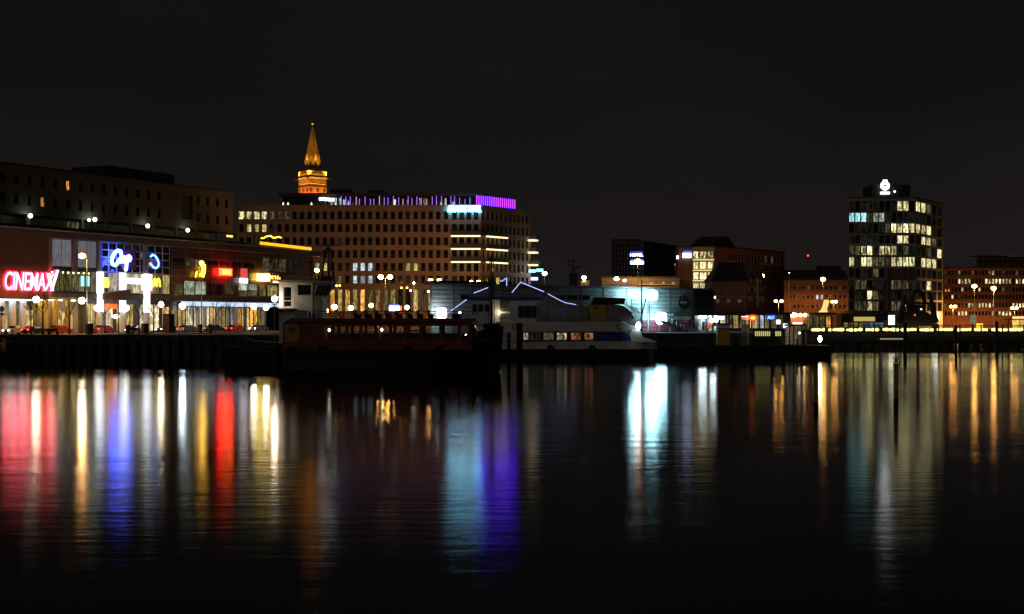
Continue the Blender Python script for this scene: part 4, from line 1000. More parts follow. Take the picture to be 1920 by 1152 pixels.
twin_lamp(634, 537, 345, .4, 'sodium_dim', 'small twin sodium lamp right of the white wheelhouse', r=.2)
twin_lamp(758, 541, 350, .7, 'sodium_dim', 'small twin sodium lamp between the flagpole and the big twin lamp', r=.2)
for px, py, r, lab in ((627, 576, .62, 'white globe lamp right of the white wheelhouse'), (612, 583, .45, 'smaller white globe lamp hard by the white wheelhouse windows'), (658, 578, .55, 'white globe lamp second right of the white wheelhouse'), (696, 573, .5, 'tall oval white lamp in front of the hotel ground floor'), (763, 577, .5, 'warm globe lamp right of the red and blue light box')):
    globe_lamp(px, py, 322, 'warm' if px != 658 else 'cool', lab, 'globe lamps before the hotel', r=r)
mast_lamp(1196, 490, 412, 'sodium_big', 'tall sodium lamp under the blue hotel sign', r=.75)
for px, py, k, lab in ((1021, 513, 'star', 'tall white floodlight mast right of the hotel'), (1095, 521, 'green', 'greenish white floodlight mast above the terminal roof'), (1156, 523, 'star', 'brightest white floodlight mast left of the tall sodium lamp')):
    mast_lamp(px, py, 390, k, lab, r=.55, group='white floodlight masts')
mast_lamp(1171, 526, 392, 'cool', 'small white lamp just right of the brightest floodlight mast', r=.34, group='white floodlight masts')
mast_lamp(1428, 518, 400, 'sodium_big', 'sodium lamp at the right gable of the old brick house', r=.7)
mast_lamp(1347, 508, 352, 'sodium_dim', 'small sodium lamp left of the old brick house roof', r=.35)
twin_lamp(1460, 566, 415, .85, 'sodium', 'twin sodium lamp right of the blue neon shop sign', r=.5)
mast_lamp(1543, 524, 428, 'sodium_big', 'tall sodium lamp in front of the long brick building', r=.68)
twin_lamp(1564, 567, 425, .55, 'sodium', 'twin sodium lamp between the curved sculpture and the office tower', r=.46)
twin_lamp(1787, 576, 418, .6, 'sodium', 'twin sodium lamp right of the lifting bridge gantry', r=.5)
mast_lamp(1827, 537, 418, 'sodium_big', 'left of the two tall sodium lamps before the right brick block', r=.66)
mast_lamp(1863, 541, 418, 'sodium_big', 'right of the two tall sodium lamps before the right brick block', r=.66)
twin_lamp(1902, 579, 418, .6, 'sodium', 'twin sodium lamp at the right edge beside the bus shelter', r=.5)
mast_lamp(1480, 512, 400, 'cool', 'slender unlit looking mast with a dim head right of the brick office', r=.08)
t = thing('flagpole', 'white lit pole in front of the hotel ground floor', 'pole', (at(776, 602, 330).x, 330, G)); b = MB(); b.cyl((0,0,0), (0,0,at(0, 518, 330).z-G), .16, .08); b.build('pole', M_white, t); b = MB(); b.ball((0,0,at(0, 531, 330).z-G), .22, 8, 6); b.build('lamp', em('pole_lamp', (1, .9, .7), 20), t)
t = thing('light_box', 'blue white and red light box sign in front of the hotel', 'sign', (at(741, 602, 322).x, 322, G)); b = MB(); z0 = at(0, 583, 322).z-G; b.box(-1.4, 0, z0, .9, .3, z0+1.1); b.build('white_face', em('lb_white', (.75, .85, 1), 6), t); b = MB(); b.box(.92, 0, z0+.1, 1.5, .3, z0+1.1); b.build('red_face', em('lb_red', (1, .12, .08), 3), t)
b = MB(); b.box(-1.4, .02, z0+1.12, .9, .28, z0+1.45); b.build('blue_face', em('lb_blue', (.15, .2, 1), 1.5), t); b = MB(); b.box(-.1, .1, 0, .1, .2, z0); b.build('post', M_black, t)
for k, (px, py, c_, lab) in enumerate(((998, 508.5, 'cy', 'left cyan light box right of the hotel'), (1012, 507, 'cy', 'right cyan light box beside the floodlight mast'), (1002, 523, 'vi', 'violet white light bar below the cyan light boxes'))):
    p = at(px, py, 385); t = thing('light_box', lab, 'sign', (p.x, p.y, G)); z = p.z-G
    b = MB(); b.box(-.95, 0, z-.4, .95, .3, z+.4); b.build('face', em('box_cyan', (.25, .9, 1), 2.4) if c_ == 'cy' else em('box_violet', (.5, .45, 1), 4), t); b = MB(); b.box(-.12, .31, 0, .12, .5, z+.3); b.build('post', M_black, t)
t = thing('warning_light', 'tiny red warning light on a thin mast left of the office tower', 'lamp', (at(1515, 602, 600).x, 600, G)); z = at(0, 481, 600).z-G
b = MB(); b.cyl((0,0,0), (0,0,z), .25, .1); b.build('mast', M_black, t); b = MB(); b.ball((0,0,z+.3), .4, 8, 6); b.build('lens', em('warn_red', (1, .06, .08), 3, False), t)
t = thing('ship_mast', 'dark distant ship mast with spreaders above the terminal roof', 'mast', (at(1075, 602, 330).x, 330, G)); z = lambda py: at(0, py, 330).z-G
b = MB(); b.cyl((0,0,0), (0,0,z(487)), .45, .2); b.build('mast', M_dark, t); b = MB(); b.tube([(-1.2,0,z(495)),(0,0,z(505)),(1.8,0,z(500))], .16); b.tube([(-1.6,0,z(490)),(-.2,0,z(489)),(.9,0,z(492))], .10); b.cyl((1.8,0,z(500)), (1.8,0,z(481)), .07); b.build('spreader', M_dark, t)
b = MB(); b.box(-1, -.2, z(540), 1, .6, z(512)); b.build('mast_house', M_dark, t)

# ================================================================== GREY TERMINAL
FT = Frame(808, 243, 1338, 285)
TM = FT.thing('ferry_terminal', 'grey metal clad ferry terminal behind the moored ferries, floodlit cyan at its right end', 'building')
tx, tz = FT.x, FT.z
TT = tz(808, 534); rowsT = 11; bays = [808, 850, 885, 925, 965, 1005, 1047, 1090, 1132, 1175, 1215, 1256, 1297]
b = MB(); b.slab(skew(FT, .12, 12), 0, TT-.05); b.build('core', mat('seam_dark', (.06, .065, .07), .7), TM)
PM = {}
for i in range(len(bays)-1):
    x0, x1 = tx(bays[i]), tx(bays[i+1])
    for j in range(rowsT):
        z0, z1 = TT*j/rowsT, TT*(j+1)/rowsT
        b = MB(); g = .045; b.add([(x0+.06, 0, z0+g), (x1-.06, 0, z0+g), (x1-.06, 0, z1-g), (x0+.06, 0, z1-g), (x0+.06, .119, z0+g), (x1-.06, .119, z0+g), (x1-.06, .119, z1-g), (x0+.06, .119, z1-g),
                                    (x0+.06, -.05, (z0+z1)/2), (x1-.06, -.05, (z0+z1)/2)], [(0,1,9,8), (8,9,2,3), (0,4,5,1), (3,2,6,7), (0,8,3,7,4), (1,5,6,2,9)])
        b.build('cladding_plank', M_lgrey if not (j < 3 and i >= 9) else M_maroon, TM)
for i in range(len(bays)):
    b = MB(); x = tx(bays[i]); b.box(x-.18, -.12, 0, x+.18, .1, TT-.06); b.build('post', M_grey, TM)
b = MB(); b.slab(skew(FT, -.5, 12, grow=.3), TT, TT+.3); b.build('roof', M_grey, TM)
b = MB(); b.box(tx(812, 9), 9, TT+.3, tx(960, 9), 12, tz(860, 527, 9)); b.build('roof_canopy', M_black, TM)
for (pa, pb) in ((862, 880), (1043, 1060), (1062, 1082), (1085, 1105)):
    window(TM, tx(pa), tx(pb), tz(pb, 563), tz(pb, 553.5), M_glassd, M_grey, 1, 1, y=-.06, t=.07)
b = MB(); b.box(tx(1297)+.2, -.6, 0, tx(1306), 3, tz(1300, 541)); b.build('end_pier', M_dark, TM)
for px in (1325, 1336): b = MB(); x = tx(px); b.box(x-.25, -.3, 0, x+.25, .3, TT-.2); b.build('end_post', M_dark, TM)
# bright waiting hall under the end
b = MB(); b.box(tx(1307), .05, .1, tx(1346), .11, tz(1320, 592)); b.build('hall_wall', M_white, TM)
for k, px in enumerate((1308, 1316, 1325)): window(TM, tx(px), tx(px+6), .4, 3.0, R_cool if k != 1 else M_glassd, M_grey, 1, 2, y=.02)
for px, py in ((1317, 594), (1350, 595), (1338, 600)):
    b = MB(); x = tx(px, -1); b.box(x-.9, -1.3, tz(px, py+3, -1), x+.9, -.9, tz(px, py-1, -1)); b.build('hall_light', em('hall_light', (.80, .96, 1), 30), TM)
b = MB(); pts = [(tx(1318), tz(1318, 617)), (tx(1319), tz(1318, 608)), (tx(1324), tz(1324, 604)), (tx(1333), tz(1333, 607)), (tx(1345), tz(1345, 612))]
b.prism(pts+[(x, z-.5) for x, z in pts[::-1]][:4], -2.5, -1.0); b.build('curved_canopy', M_orange, TM)
b = MB(); b.box(tx(1247), -2.4, tz(1260, 592), tx(1345), -.13, tz(1260, 589.5)); b.build('walkway', M_grey, TM)
b = MB()
for i in range(15): x = tx(1247)+(tx(1345)-tx(1247))*i/14; b.box(x-.04, -2.36, tz(1260, 589.4), x+.04, -2.30, tz(1260, 577))
for py in (577, 583): b.box(tx(1200), -2.38, tz(1260, py+.5), tx(1345), -2.28, tz(1260, py-.3))
b.build('walkway_railing', M_grey, TM)
# gangway stair down to the pontoon
b = MB(); pa = (tx(1236, -3), tz(1236, 600, -3)); pb = (tx(1332, -3), tz(1332, 648, -3))
b.prism([(pa[0], pa[1]-.45), (pb[0], pb[1]-.45), (pb[0], pb[1]), (pa[0], pa[1])], -4.2, -3.0); b.build('gangway', M_grey, TM)
b = MB()
for i in range(13):
    u = i/12; x = pa[0]+(pb[0]-pa[0])*u; z = pa[1]+(pb[1]-pa[1])*u; b.box(x-.03, -4.2, z, x+.03, -4.14, z+1.1)
b.tube([(pa[0], -4.17, pa[1]+1.1), (pb[0], -4.17, pb[1]+1.1)], .05); b.tube([(pa[0], -4.17, pa[1]+.55), (pb[0], -4.17, pb[1]+.55)], .03); b.build('gangway_railing', M_grey, TM)
t = FT.thing('round_sign', 'round dark sign with pale lettering on the cyan lit terminal wall', 'sign')
c_ = (tx(1279.5), -.35, tz(1279.5, 567)); b = MB(); b.cyl((c_[0], -.15, c_[2]), (c_[0], -.35, c_[2]), 1.3, None, 28); b.build('disc', mat('sign_teal', (.03, .06, .07), .4), t)
b = MB(); b.torus(c_, 1.3, .10, 'y', 28, 6); b.build('rim', M_black, t)
stroke_letters('lettering', M_white, t, c_[0]-.95, c_[0]+.95, c_[2]-.25, c_[2]+.12, -.4, 7, 9, .035)
b = MB(); b.box(c_[0]-.5, -.42, c_[2]+.55, c_[0]-.3, -.37, c_[2]+1.0); b.build('mark', M_white, t)
b = MB(); b.cyl((c_[0], -.14, c_[2]), (c_[0], -.06, c_[2]), .3, None, 8); b.build('fixing', M_black, t)
t = FT.thing('lifebuoy', 'ring lifebuoy on the maroon planks of the terminal', 'lifebuoy'); b = MB(); b.torus((tx(1242), -.2, tz(1242, 631)), .55, .13, 'y', 18, 6); b.build('ring', mat('lifebuoy_red', (.5, .05, .05), .5), t)
b = MB(); b.box(tx(1242)-.05, -.3, tz(1242, 625), tx(1242)+.05, -.05, tz(1242, 623)); b.build('hook', M_black, t)
# floodlights of the terminal
def flood(px, py, off, w_, h_, strength, lab, mast_to=0.0, col_=(.45, .90, 1)):
    x, z = FT.uv(px, py, off); t = FT.thing('floodlight', lab, 'floodlight', 'floodlights of the terminal')
    b = MB(); b.ball((0, 0, 0), 1.0, 20, 12); sg = lambda v, p: math.copysign(abs(v)**p, v)
    b.v = [(x+sg(a, .55)*w_/2, off+c*.22, z+sg(d, .55)*h_/2) for a, c, d in b.v]; b.build('lens', em('flood_%d' % strength, col_, strength), t, smooth=True)
    b = MB(); b.box(x-w_*.5, off+.30, z-.05, x+w_*.5, off+.4, z+.05); b.box(x-.05, off+.30, z-h_*.5, x+.05, off+.4, z+h_*.5); b.build('rack', M_black, t)
    b = MB(); b.cyl((x, off+.65, mast_to), (x, off+.65, z+.2), .09); b.build('mast', M_grey, t)
flood(828, 588, -2.2, 2.1, 2.0, 16, 'large white floodlight at the left end of the grey terminal', col_=(.80, .95, 1))
flood(1189, 551, -2.4, 2.7, 1.6, 30, 'left floodlight of the pair above the white ferry bow')
flood(1222, 554, -2.4, 3.1, 2.0, 31, 'right and bigger floodlight of the pair above the white ferry bow')
flood(1240, 597, -2.6, 2.8, 2.2, 32, 'lowest floodlight on the terminal beside the gangway stair')
t = FT.thing('signal_mast', 'thin pale mast standing between the two upper floodlights', 'mast'); b = MB(); x = tx(1203, -4.9); b.cyl((x, -4.9, 0), (x, -4.9, tz(1203, 524, -4.9)), .2, .12); b.build('mast', M_lgrey, t); b = MB(); b.box(x-.6, -5, tz(1203, 545, -4.9), x+1.0, -4.8, tz(1203, 544, -4.9)); b.build('crossarm', M_lgrey, t)

# ================================================================== RED FERRY
FR = Frame(525, 159, 945, 159, 0)
RF = FR.thing('red_ferry', 'red harbour ferry with black hull and open roof deck moored in front', 'boat')
rx = FR.x; rz = lambda py: FR.z(700, py)
zd = rz(656); b = MB(); rings = []
for px, hwid, ze, fl in ((527, 2.5, zd, .9), (560, 3.0, zd, .95), (700, 3.1, zd, .96), (810, 3.0, zd+.05, .9), (845, 2.7, rz(640), .75), (880, 2.1, rz(626), .55), (915, 1.2, rz(616), .35), (944, .18, rz(611), .5)):
    x = rx(px); xo = max(0, px-860)*.012
    rings.append([(x, 3-hwid, ze), (x-xo*.4, 3-hwid*fl, .35), (x-xo, 3-hwid*fl*.6, -1), (x-xo, 3+hwid*fl*.6, -1), (x-xo*.4, 3+hwid*fl, .35), (x, 3+hwid, ze)])
b.loft(rings); b.build('hull', mat('black_hull', (.012, .012, .013), .45, var=.3, scale=.8), RF)
b = MB()
for p0, p1 in (((528, 668), (812, 668)), ((812, 668), (905, 650))): b.cyl((rx(p0[0]), -.12, rz(p0[1])), (rx(p1[0]), -.1 if p1[0] < 850 else 1.6, rz(p1[1])), .13, None, 6)
b.build('rubbing_strake', M_rubber, RF)
for px in (547, 604, 765):
    b = MB(); b.torus((rx(px), -.18, rz(658)), .42, .15, 'y', 16, 6); b.build('tyre_fender', M_rubber, RF)
zr_ = rz(604); zw0, zw1 = rz(636), rz(611)
wins = [(598, 621), (626, 648), (652, 674), (678, 702), (706, 730), (734, 757), (761, 787), (792, 824), (829, 858), (861, 880)]
for y, nm in ((.25, 'side_wall'), (5.75, 'side_wall')):
    wall_part(nm, RF, rx(563), rx(884), zd-.05, zr_, [(rx(a), rx(c), zw0, zw1) for a, c in wins], M_red, .12, y=y)
    for a, c in wins: window(RF, rx(a), rx(c), zw0, zw1, M_glass, M_red, 1, 1, y=y+.10, t=.05)
b = MB(); b.box(rx(545), -.05, zr_, rx(892), 6.05, rz(597)); b.build('cabin_roof', M_red, RF)
b = MB(); b.box(rx(563), .4, zd, rx(880), 5.6, zd+.1); b.build('deck', M_dark, RF)
for i in range(9):
    x = rx(600+i*28); b = MB(); b.box(x, 1, zd+.1, x+.5, 5, zd+.55); b.box(x+.42, 1, zd+.55, x+.5, 5, zd+1.15); b.build('seat', M_blue if i % 2 else M_dark, RF)
b = MB(); b.prism([(rx(529), zd-.03), (rx(563), zd-.03), (rx(564), rz(600)), (rx(538), rz(600)), (rx(530), rz(606))], .2, 5.8); b.build('aft_house', M_red, RF)
b = MB(); b.box(rx(533.5), .12, rz(641), rx(561), .197, rz(609)); b.build('funnel_panel', mat('panel_ochre', (.42, .20, .03), .5), RF)
text_part('panel_letters', 'SF', M_dark, RF, rx(541), rx(554), rz(626), rz(615), .115, .02, offset=.02)
b = MB(); b.box(rx(548), 1.5, rz(597)+.02, rx(572), 4.5, rz(582)); b.build('roof_locker', M_grey, RF)
b = MB(); b.prism([(rx(884), rz(632)), (rx(900), rz(632)), (rx(886), rz(607)), (rx(884), rz(607))], .6, 5.4); b.build('wheelhouse', M_dark, RF)
for k in range(3):
    b = MB(); y0 = .9+k*1.6; pA = (rx(900)+.03, rz(631)); pB = (rx(888)+.03, rz(610)); b.add([(pA[0], y0, pA[1]), (pA[0], y0+1.3, pA[1]), (pB[0], y0+1.3, pB[1]), (pB[0], y0, pB[1])], [(0,1,2,3)]); b.build('windscreen', M_glassd, RF, fix=False)
b = MB(); b.cyl((rx(889), .6, rz(607)), (rx(907), .6, rz(607)), .28, None, 12); b.build('life_raft', M_white, RF)
b = MB()
for i in range(27): x = rx(585)+(rx(876)-rx(585))*i/26; b.cyl((x, .1, rz(597)), (x, .1, rz(584)), .02, None, 5); b.cyl((x, 5.9, rz(597)), (x, 5.9, rz(584)), .02, None, 5)
for y in (.1, 5.9):
    for py in (584, 588.5, 593): b.cyl((rx(585), y, rz(py)), (rx(876), y, rz(py)), .022, None, 5)
b.build('deck_railing', M_black, RF)
for i in range(8):
    x = rx(660+i*20); b = MB(); b.box(x, .8, rz(597)+.4, x+.6, 5.2, rz(597)+.46); b.box(x, .8, rz(597)+.46, x+.06, 5.2, rz(597)+.95)
    for q in (1, 3, 5): b.box(x+.1, q-.04, rz(597)+.01, x+.5, q+.04, rz(597)+.4)
    b.build('bench', M_dark, RF)
b = MB(); x = rx(921); b.cyl((x, 3, rz(640)), (x, 3, rz(478)), .17, .10, 10); b.cyl((x-.35, 3, rz(640)), (x-.22, 3, rz(486)), .05); b.cyl((x+.35, 3, rz(640)), (x+.22, 3, rz(486)), .05); b.box(x-.5, 2.9, rz(500), x+.5, 3.1, rz(499)); b.box(x-.4, 2.9, rz(486), x+.4, 3.1, rz(485)); b.build('mast', M_black, RF)
b = MB(); b.box(rx(905), 1.6, rz(617), rx(937), 4.4, rz(607)); b.build('anchor_winch', M_black, RF)
text_part('name_letters', 'SCHWENTINE', mat('name_grey', (.10, .10, .10), .6), RF, rx(868), rx(917), rz(641), rz(635), .62, .02)
for px, py in ((606, 620), (697, 613.5), (708, 619), (871, 630.5)): b = MB(); b.ball((rx(px), 5.2, rz(py)), .13, 8, 6, (1, 1, 1.4)); b.build('cabin_lamp', em('cabin_lamp', (1, .86, .66), 9), RF)
for px in (640, 735, 830):
    b = MB(); b.torus((rx(px), .02, rz(590)), .30, .07, 'y', 14, 6); b.build('lifebuoy', M_orange, RF)
b = MB(); b.cyl((rx(531), 3, rz(600)), (rx(526), 3, rz(566)), .035); b.build('flagstaff', M_white, RF)
b = MB(); b.box(rx(846), 2.4, rz(597)+.01, rx(862), 3.6, rz(588)); b.cyl((rx(850), 3, rz(588)), (rx(850), 3, rz(574)), .03); b.cyl((rx(858), 3, rz(588)), (rx(858), 3, rz(579)), .03); b.build('signal_box', M_dark, RF)
for px in (576, 584): b = MB(); b.cyl((rx(px), 2, rz(597)), (rx(px), 2, rz(586)), .14, .11, 8); b.build('vent', M_dark, RF)
b = MB(); b.tube([(rx(938), 3, rz(612)), (rx(948), 8, rz(634)), (rx(956), 16.5, rz(637))], .035); b.build('mooring_rope', M_tarp, RF)
b = MB(); b.tube([(rx(921), 3, rz(480)), (rx(890), 3, rz(597))], .018); b.tube([(rx(921), 3, rz(480)), (rx(938), 3, rz(613))], .018); b.build('rigging', M_black, RF)
b = MB()
for i in range(9): u = i/8; x = rx(886)+(rx(938)-rx(886))*u; b.cyl((x, 3-2*(1-u), rz(625)+u*.85), (x, 3-2*(1-u), rz(617)+u*1.0), .02, None, 5)
b.build('bow_railing', M_black, RF)
# ================================================================== WORKBOAT WITH WHITE WHEELHOUSE
FB = Frame(440, 180, 660, 180, 0)
WB = FB.thing('workboat', 'workboat with lit white wheelhouse and dark tripod mast behind the red ferry', 'boat')
bx = FB.x; bz = lambda py: FB.z(560, py)
b = MB(); rings = []
for px, hw_, ze in ((444, .4, bz(632)), (470, 1.9, bz(640)), (520, 2.8, bz(644)), (600, 3, bz(644)), (655, 2.6, bz(642))):
    x = bx(px); rings.append([(x, 3-hw_, ze), (x, 3-hw_*.9, .2), (x, 3-hw_*.5, -1), (x, 3+hw_*.5, -1), (x, 3+hw_*.9, .2), (x, 3+hw_, ze)])
b.loft(rings); b.build('hull', M_pont, WB)
ops_b = [(bx(530), bx(546), bz(576), bz(537)), (bx(557), bx(583), bz(554), bz(533.5))]
wall_part('wheelhouse', WB, bx(522), bx(585), bz(644), bz(529), ops_b, M_boatw, .2, y=.5)
window(WB, *ops_b[0], R_vdim, M_white, 1, 2, y=.68, t=.08, name='door'); window(WB, *ops_b[1], M_glassd, M_white, 1, 1, y=.68, t=.06)
b = MB(); b.box(bx(522)+.01, .71, bz(644), bx(585)-.02, 5.4, bz(529)); b.build('wheelhouse_core', M_boatw, WB)
b = MB(); b.prism([(bx(585)+.01, bz(644)), (bx(604), bz(644)), (bx(603), bz(556)), (bx(619), bz(533)), (bx(592), bz(533)), (bx(585)+.01, bz(556))], .55, 5.4); b.build('wheelhouse_front', M_grey, WB)
for k in range(3):
    a = 588.5+k*8.6; b = MB(); b.prism([(bx(a), bz(554)), (bx(a+6), bz(554)), (bx(a+14), bz(535)), (bx(a+8), bz(535))], .46, .53); b.build('slanted_window', M_glassd, WB)
b = MB(); b.prism([(bx(519), bz(529)), (bx(622), bz(532)), (bx(619), bz(527)), (bx(522), bz(525))], .3, 5.7); b.build('wheelhouse_roof', M_grey, WB)
b = MB(); zt_ = bz(458); m0 = bx(611)
for ax in (-.85, .85): b.cyl((m0+ax, 1.6, bz(527)), (m0+ax*.35, 2.2, bz(468)), .14, .10)
b.cyl((m0, 3.2, bz(527)), (m0, 2.3, zt_), .14, .08); b.box(m0-1.5, 2.2, zt_-.1, m0+1.5, 2.4, zt_+.06); b.cyl((m0, 2.3, zt_), (m0, 2.3, bz(452)), .05); b.box(m0-.6, 2, bz(475), m0+.6, 2.6, bz(473)); b.ball((m0, 2.2, bz(466)), .35, 10, 6)
b.build('tripod_mast', M_dark, WB)
b = MB(); b.box(bx(600), 1.5, bz(529), bx(620), 4, bz(517)); b.build('mast_house', M_dark, WB)
b = MB()
for i in range(6): u = i/5; x = bx(553)+(bx(580)-bx(553))*u; b.cyl((x, -.3, bz(560)-u*2.0), (x, -.3, bz(582)-u*2.0), .02, None, 5)
b.tube([(bx(520), -.3, bz(557.5)), (bx(553), -.3, bz(557.5)), (bx(583), -.3, bz(586))], .03)
for k in range(3): b.tube([(bx(553), -.3, bz(563+k*5)), (bx(580), -.3, bz(589+k*4))], .02)
b.box(bx(516), -.5, bz(580), bx(554), .45, bz(578.5)); b.build('side_stair', M_grey, WB)
b = MB(); x = bx(516.5); b.ball((x, -.7, bz(561)), .36, 12, 8); b.build('deck_lamp', em('boat_lamp', (1, .78, .55), 60), WB, smooth=True)
b = MB(); b.cyl((x, -.7, bz(644)), (x, -.7, bz(565)), .07); b.box(x-.3, -.9, bz(572), x+.3, -.5, bz(570)); b.box(x-.3, -.9, bz(577), x+.3, -.5, bz(575)); b.build('lamp_post', M_grey, WB)
t = FB.thing('pontoon', 'dark low pontoon beside the stern of the red ferry', 'pontoon'); b = MB(); b.box(bx(430), -3, -.6, bx(523), -.2, bz(650)); b.build('float', M_pont, t)
b = MB()
for px in (440, 470, 500): b.cyl((bx(px), -2.7, bz(650)), (bx(px), -2.7, bz(640)), .09); b.ball((bx(px), -2.7, bz(640)), .13, 8, 6)
b.build('bollard', M_black, t)

# ================================================================== WHITE FERRY
FF = Frame(880, 216, 1240, 216, 0)
WF = FF.thing('white_ferry', 'white harbour ferry with blue band, tarpaulins and yellow funnel moored at the terminal', 'boat')
fx = FF.x; fz = lambda py: FF.z(1060, py)
def hull_rings(z0, z1, stations, flare=.96):
    R = []
    for px, hw_, dz in stations: x = fx(px); R.append([(x, 3.6-hw_, z1+dz), (x, 3.6-hw_*flare, z0), (x, 3.6+hw_*flare, z0), (x, 3.6+hw_, z1+dz)])
    return R
st = [(890, 3.2, 0), (930, 3.5, 0), (1165, 3.5, 0), (1185, 3.3, 0), (1205, 2.7, 0), (1222, 1.6, 0), (1233, .4, 0)]
b = MB(); b.loft(hull_rings(-1, fz(655), [(p-(4 if p > 1200 else 0), h, 0) for p, h, _ in st], .9)); b.build('black_hull', mat('black_hull', (.012, .012, .013), .45), WF)
b = MB(); b.loft(hull_rings(fz(655)+.003, fz(640), [(890, 3.2, 0), (1165, 3.5, 0), (1185, 3.3, 0), (1205, 2.7, 0), (1222, 1.6, 0), (1232, .5, 0)], .98)); b.build('white_hull', M_boatw, WF)
b = MB(); b.loft(hull_rings(fz(640)+.003, fz(622), [(1114, 3.5, 0), (1168, 3.5, 0), (1176, 3.3, -.3), (1184, 3.0, -1.0)], 1.0)); b.build('blue_band', M_blue, WF)
b = MB(); b.loft(hull_rings(fz(640)+.003, fz(622), [(977, 3.5, 0), (1113.9, 3.5, 0)], 1.0)); b.build('window_band', mat('band_grey', (.07, .068, .066), .5), WF)
b = MB(); b.loft(hull_rings(fz(640)+.003, fz(622), [(930, 3.5, 0), (976.9, 3.5, 0)], 1.0)); b.build('stern_side', M_boatw, WF)
b = MB(); b.box(fx(930), .12, fz(622)+.003, fx(1166), 7.1, fz(604)); b.build('main_deck_wall', M_boatw, WF)
b = MB(); b.prism([(fx(1166)+.01, fz(637)), (fx(1178), fz(637)), (fx(1186), fz(618)), (fx(1200), fz(617)), (fx(1206), fz(632)), (fx(1232), fz(640.5)), (fx(1232), fz(642)), (fx(1166)+.01, fz(642))], .6, 1.0); b.build('bow_bulwark', M_white, WF)
b = MB(); b.prism([(fx(1166)+.01, fz(637)), (fx(1178), fz(637)), (fx(1186), fz(618)), (fx(1200), fz(617)), (fx(1206), fz(632)), (fx(1228), fz(640.5)), (fx(1228), fz(642)), (fx(1166)+.01, fz(642))], 6.2, 6.6); b.build('bow_bulwark', M_white, WF)
b = MB(); b.prism([(fx(1166)+.01, fz(604)), (fx(1192), fz(612)), (fx(1190), fz(618)), (fx(1178), fz(630)), (fx(1166)+.01, fz(630))], .9, 6.2); b.build('bow_house', M_tarp, WF)
b = MB(); b.ball((fx(1197), .3, fz(611)), .45, 12, 8, (.9, .7, 1.3)); b.build('bow_fill', em('bow_fill', (.75, .95, 1), 12), WF)  # added glowing ball, brightens the bow in place of the terminal flood
for k, (pa, pb, mt) in enumerate(((981, 991, R_cabin), (994, 1013, R_vdim), (1019, 1038, R_dim), (1044, 1063, R_cabin), (1070, 1089, R_cabin2), (1096, 1113, R_cabin2))):
    window(WF, fx(pa), fx(pb), fz(638), fz(624), mt, M_boatw, 1, 1, y=.12, t=.06)
for px in (1032, 1110): b = MB(); b.torus((fx(px), -.1, fz(654)), .40, .16, 'y', 14, 6); b.build('tyre_fender', M_rubber, WF)
b = MB(); b.box(fx(1170), -.03, fz(655), fx(1200), .3, fz(652.5)); b.build('bow_step', M_white, WF)
b = MB(); b.tube([(fx(1221), .9, fz(642)), (fx(1226), 1.2, fz(654)), (fx(1234), 2.4, fz(655))], .09); b.tube([(fx(1227), 1.2, fz(641)), (fx(1235), 2.6, fz(654))], .07); b.build('bow_rail', M_white, WF)
# upper works
b = MB(); b.box(fx(956), .5, fz(604)+.003, fx(1012), 6.7, fz(562)); b.build('cabin', M_boatw, WF)
window(WF, fx(971), fx(1009), fz(597), fz(573), clear_glass('teal_pane', (.2, .3, .3)), M_boatw, 3, 1, y=.5, t=.06)
b = MB(); b.box(fx(920), 1.5, fz(622), fx(955.8), 6.5, fz(562)); b.build('ladder_bay', M_boatw, WF)
b = MB(); b.prism([(fx(890), fz(590)), (fx(919.5), fz(590)), (fx(919.5), fz(562)), (fx(882), fz(562))], .6, 6.6); b.build('wheelhouse', M_boatw, WF)
for pa, pb in ((885.5, 894), (896, 906), (908, 918)): b = MB(); b.prism([(fx(pa+1.5), fz(585)), (fx(pb), fz(585)), (fx(pb), fz(571)), (fx(pa), fz(571))], .52, .597); b.build('wheelhouse_window', mat('teal_glass', (.03, .05, .055), .1, spec=.6), WF)
b = MB(); b.box(fx(884), .7, fz(622), fx(919.5), 6.4, fz(590)-.003); b.build('lower_cabin', M_boatw, WF)
b = MB(); b.prism([(fx(878), fz(562)+.01), (fx(1012), fz(562)+.01), (fx(1012), fz(557)), (fx(884), fz(556))], .2, 7); b.build('wheelhouse_roof', M_blue, WF)
for i in range(7): b = MB(); b.box(fx(937), 1.0, fz(598-i*4.6), fx(954), 1.48, fz(597.2-i*4.6)); b.build('ladder_rung', M_grey, WF)
b = MB(); b.ball((fx(936), .8, fz(586)), .20, 10, 6); b.build('deck_lamp', em('ferry_lamp', (1, .80, .48), 34), WF)
b = MB()
for i in range(14): x = fx(940+i*5); b.cyl((x, .4, fz(556)), (x, .4, fz(546)), .025, None, 5)
b.cyl((fx(938), .4, fz(546)), (fx(1008), .4, fz(546)), .03, None, 5); b.cyl((fx(938), .4, fz(551)), (fx(1008), .4, fz(551)), .02, None, 5); b.build('roof_railing', M_grey, WF)
b = MB(); q0, q1 = fx(929), fx(937)
for x, y in ((q0, 2.8), (q1, 2.8), (q0, 3.6), (q1, 3.6)): b.cyl((x, y, fz(556)), ((x+q0+q1)/3, 3.2, fz(512)), .06)
for k in range(6): b.box(q0+.03*k, 2.8, fz(552-k*6), q1-.03*k, 2.86, fz(551.3-k*6))
b.box(q0-.9, 3.1, fz(522), q1+.9, 3.25, fz(521)); b.build('lattice_mast', M_grey, WF)
b = MB(); b.box(q0+.1, 2.6, fz(532), q1-.1, 2.75, fz(520)); b.build('slot_window_glow', em('slot_window_glow', (1, .66, .2), .55), WF)  # glowing strip on the mast, stands in for a lit hotel window behind
b = MB()
for i in range(30): x = fx(1012+i*5.3); b.cyl((x, .16, fz(604)), (x, .16, fz(594)), .022, None, 5)
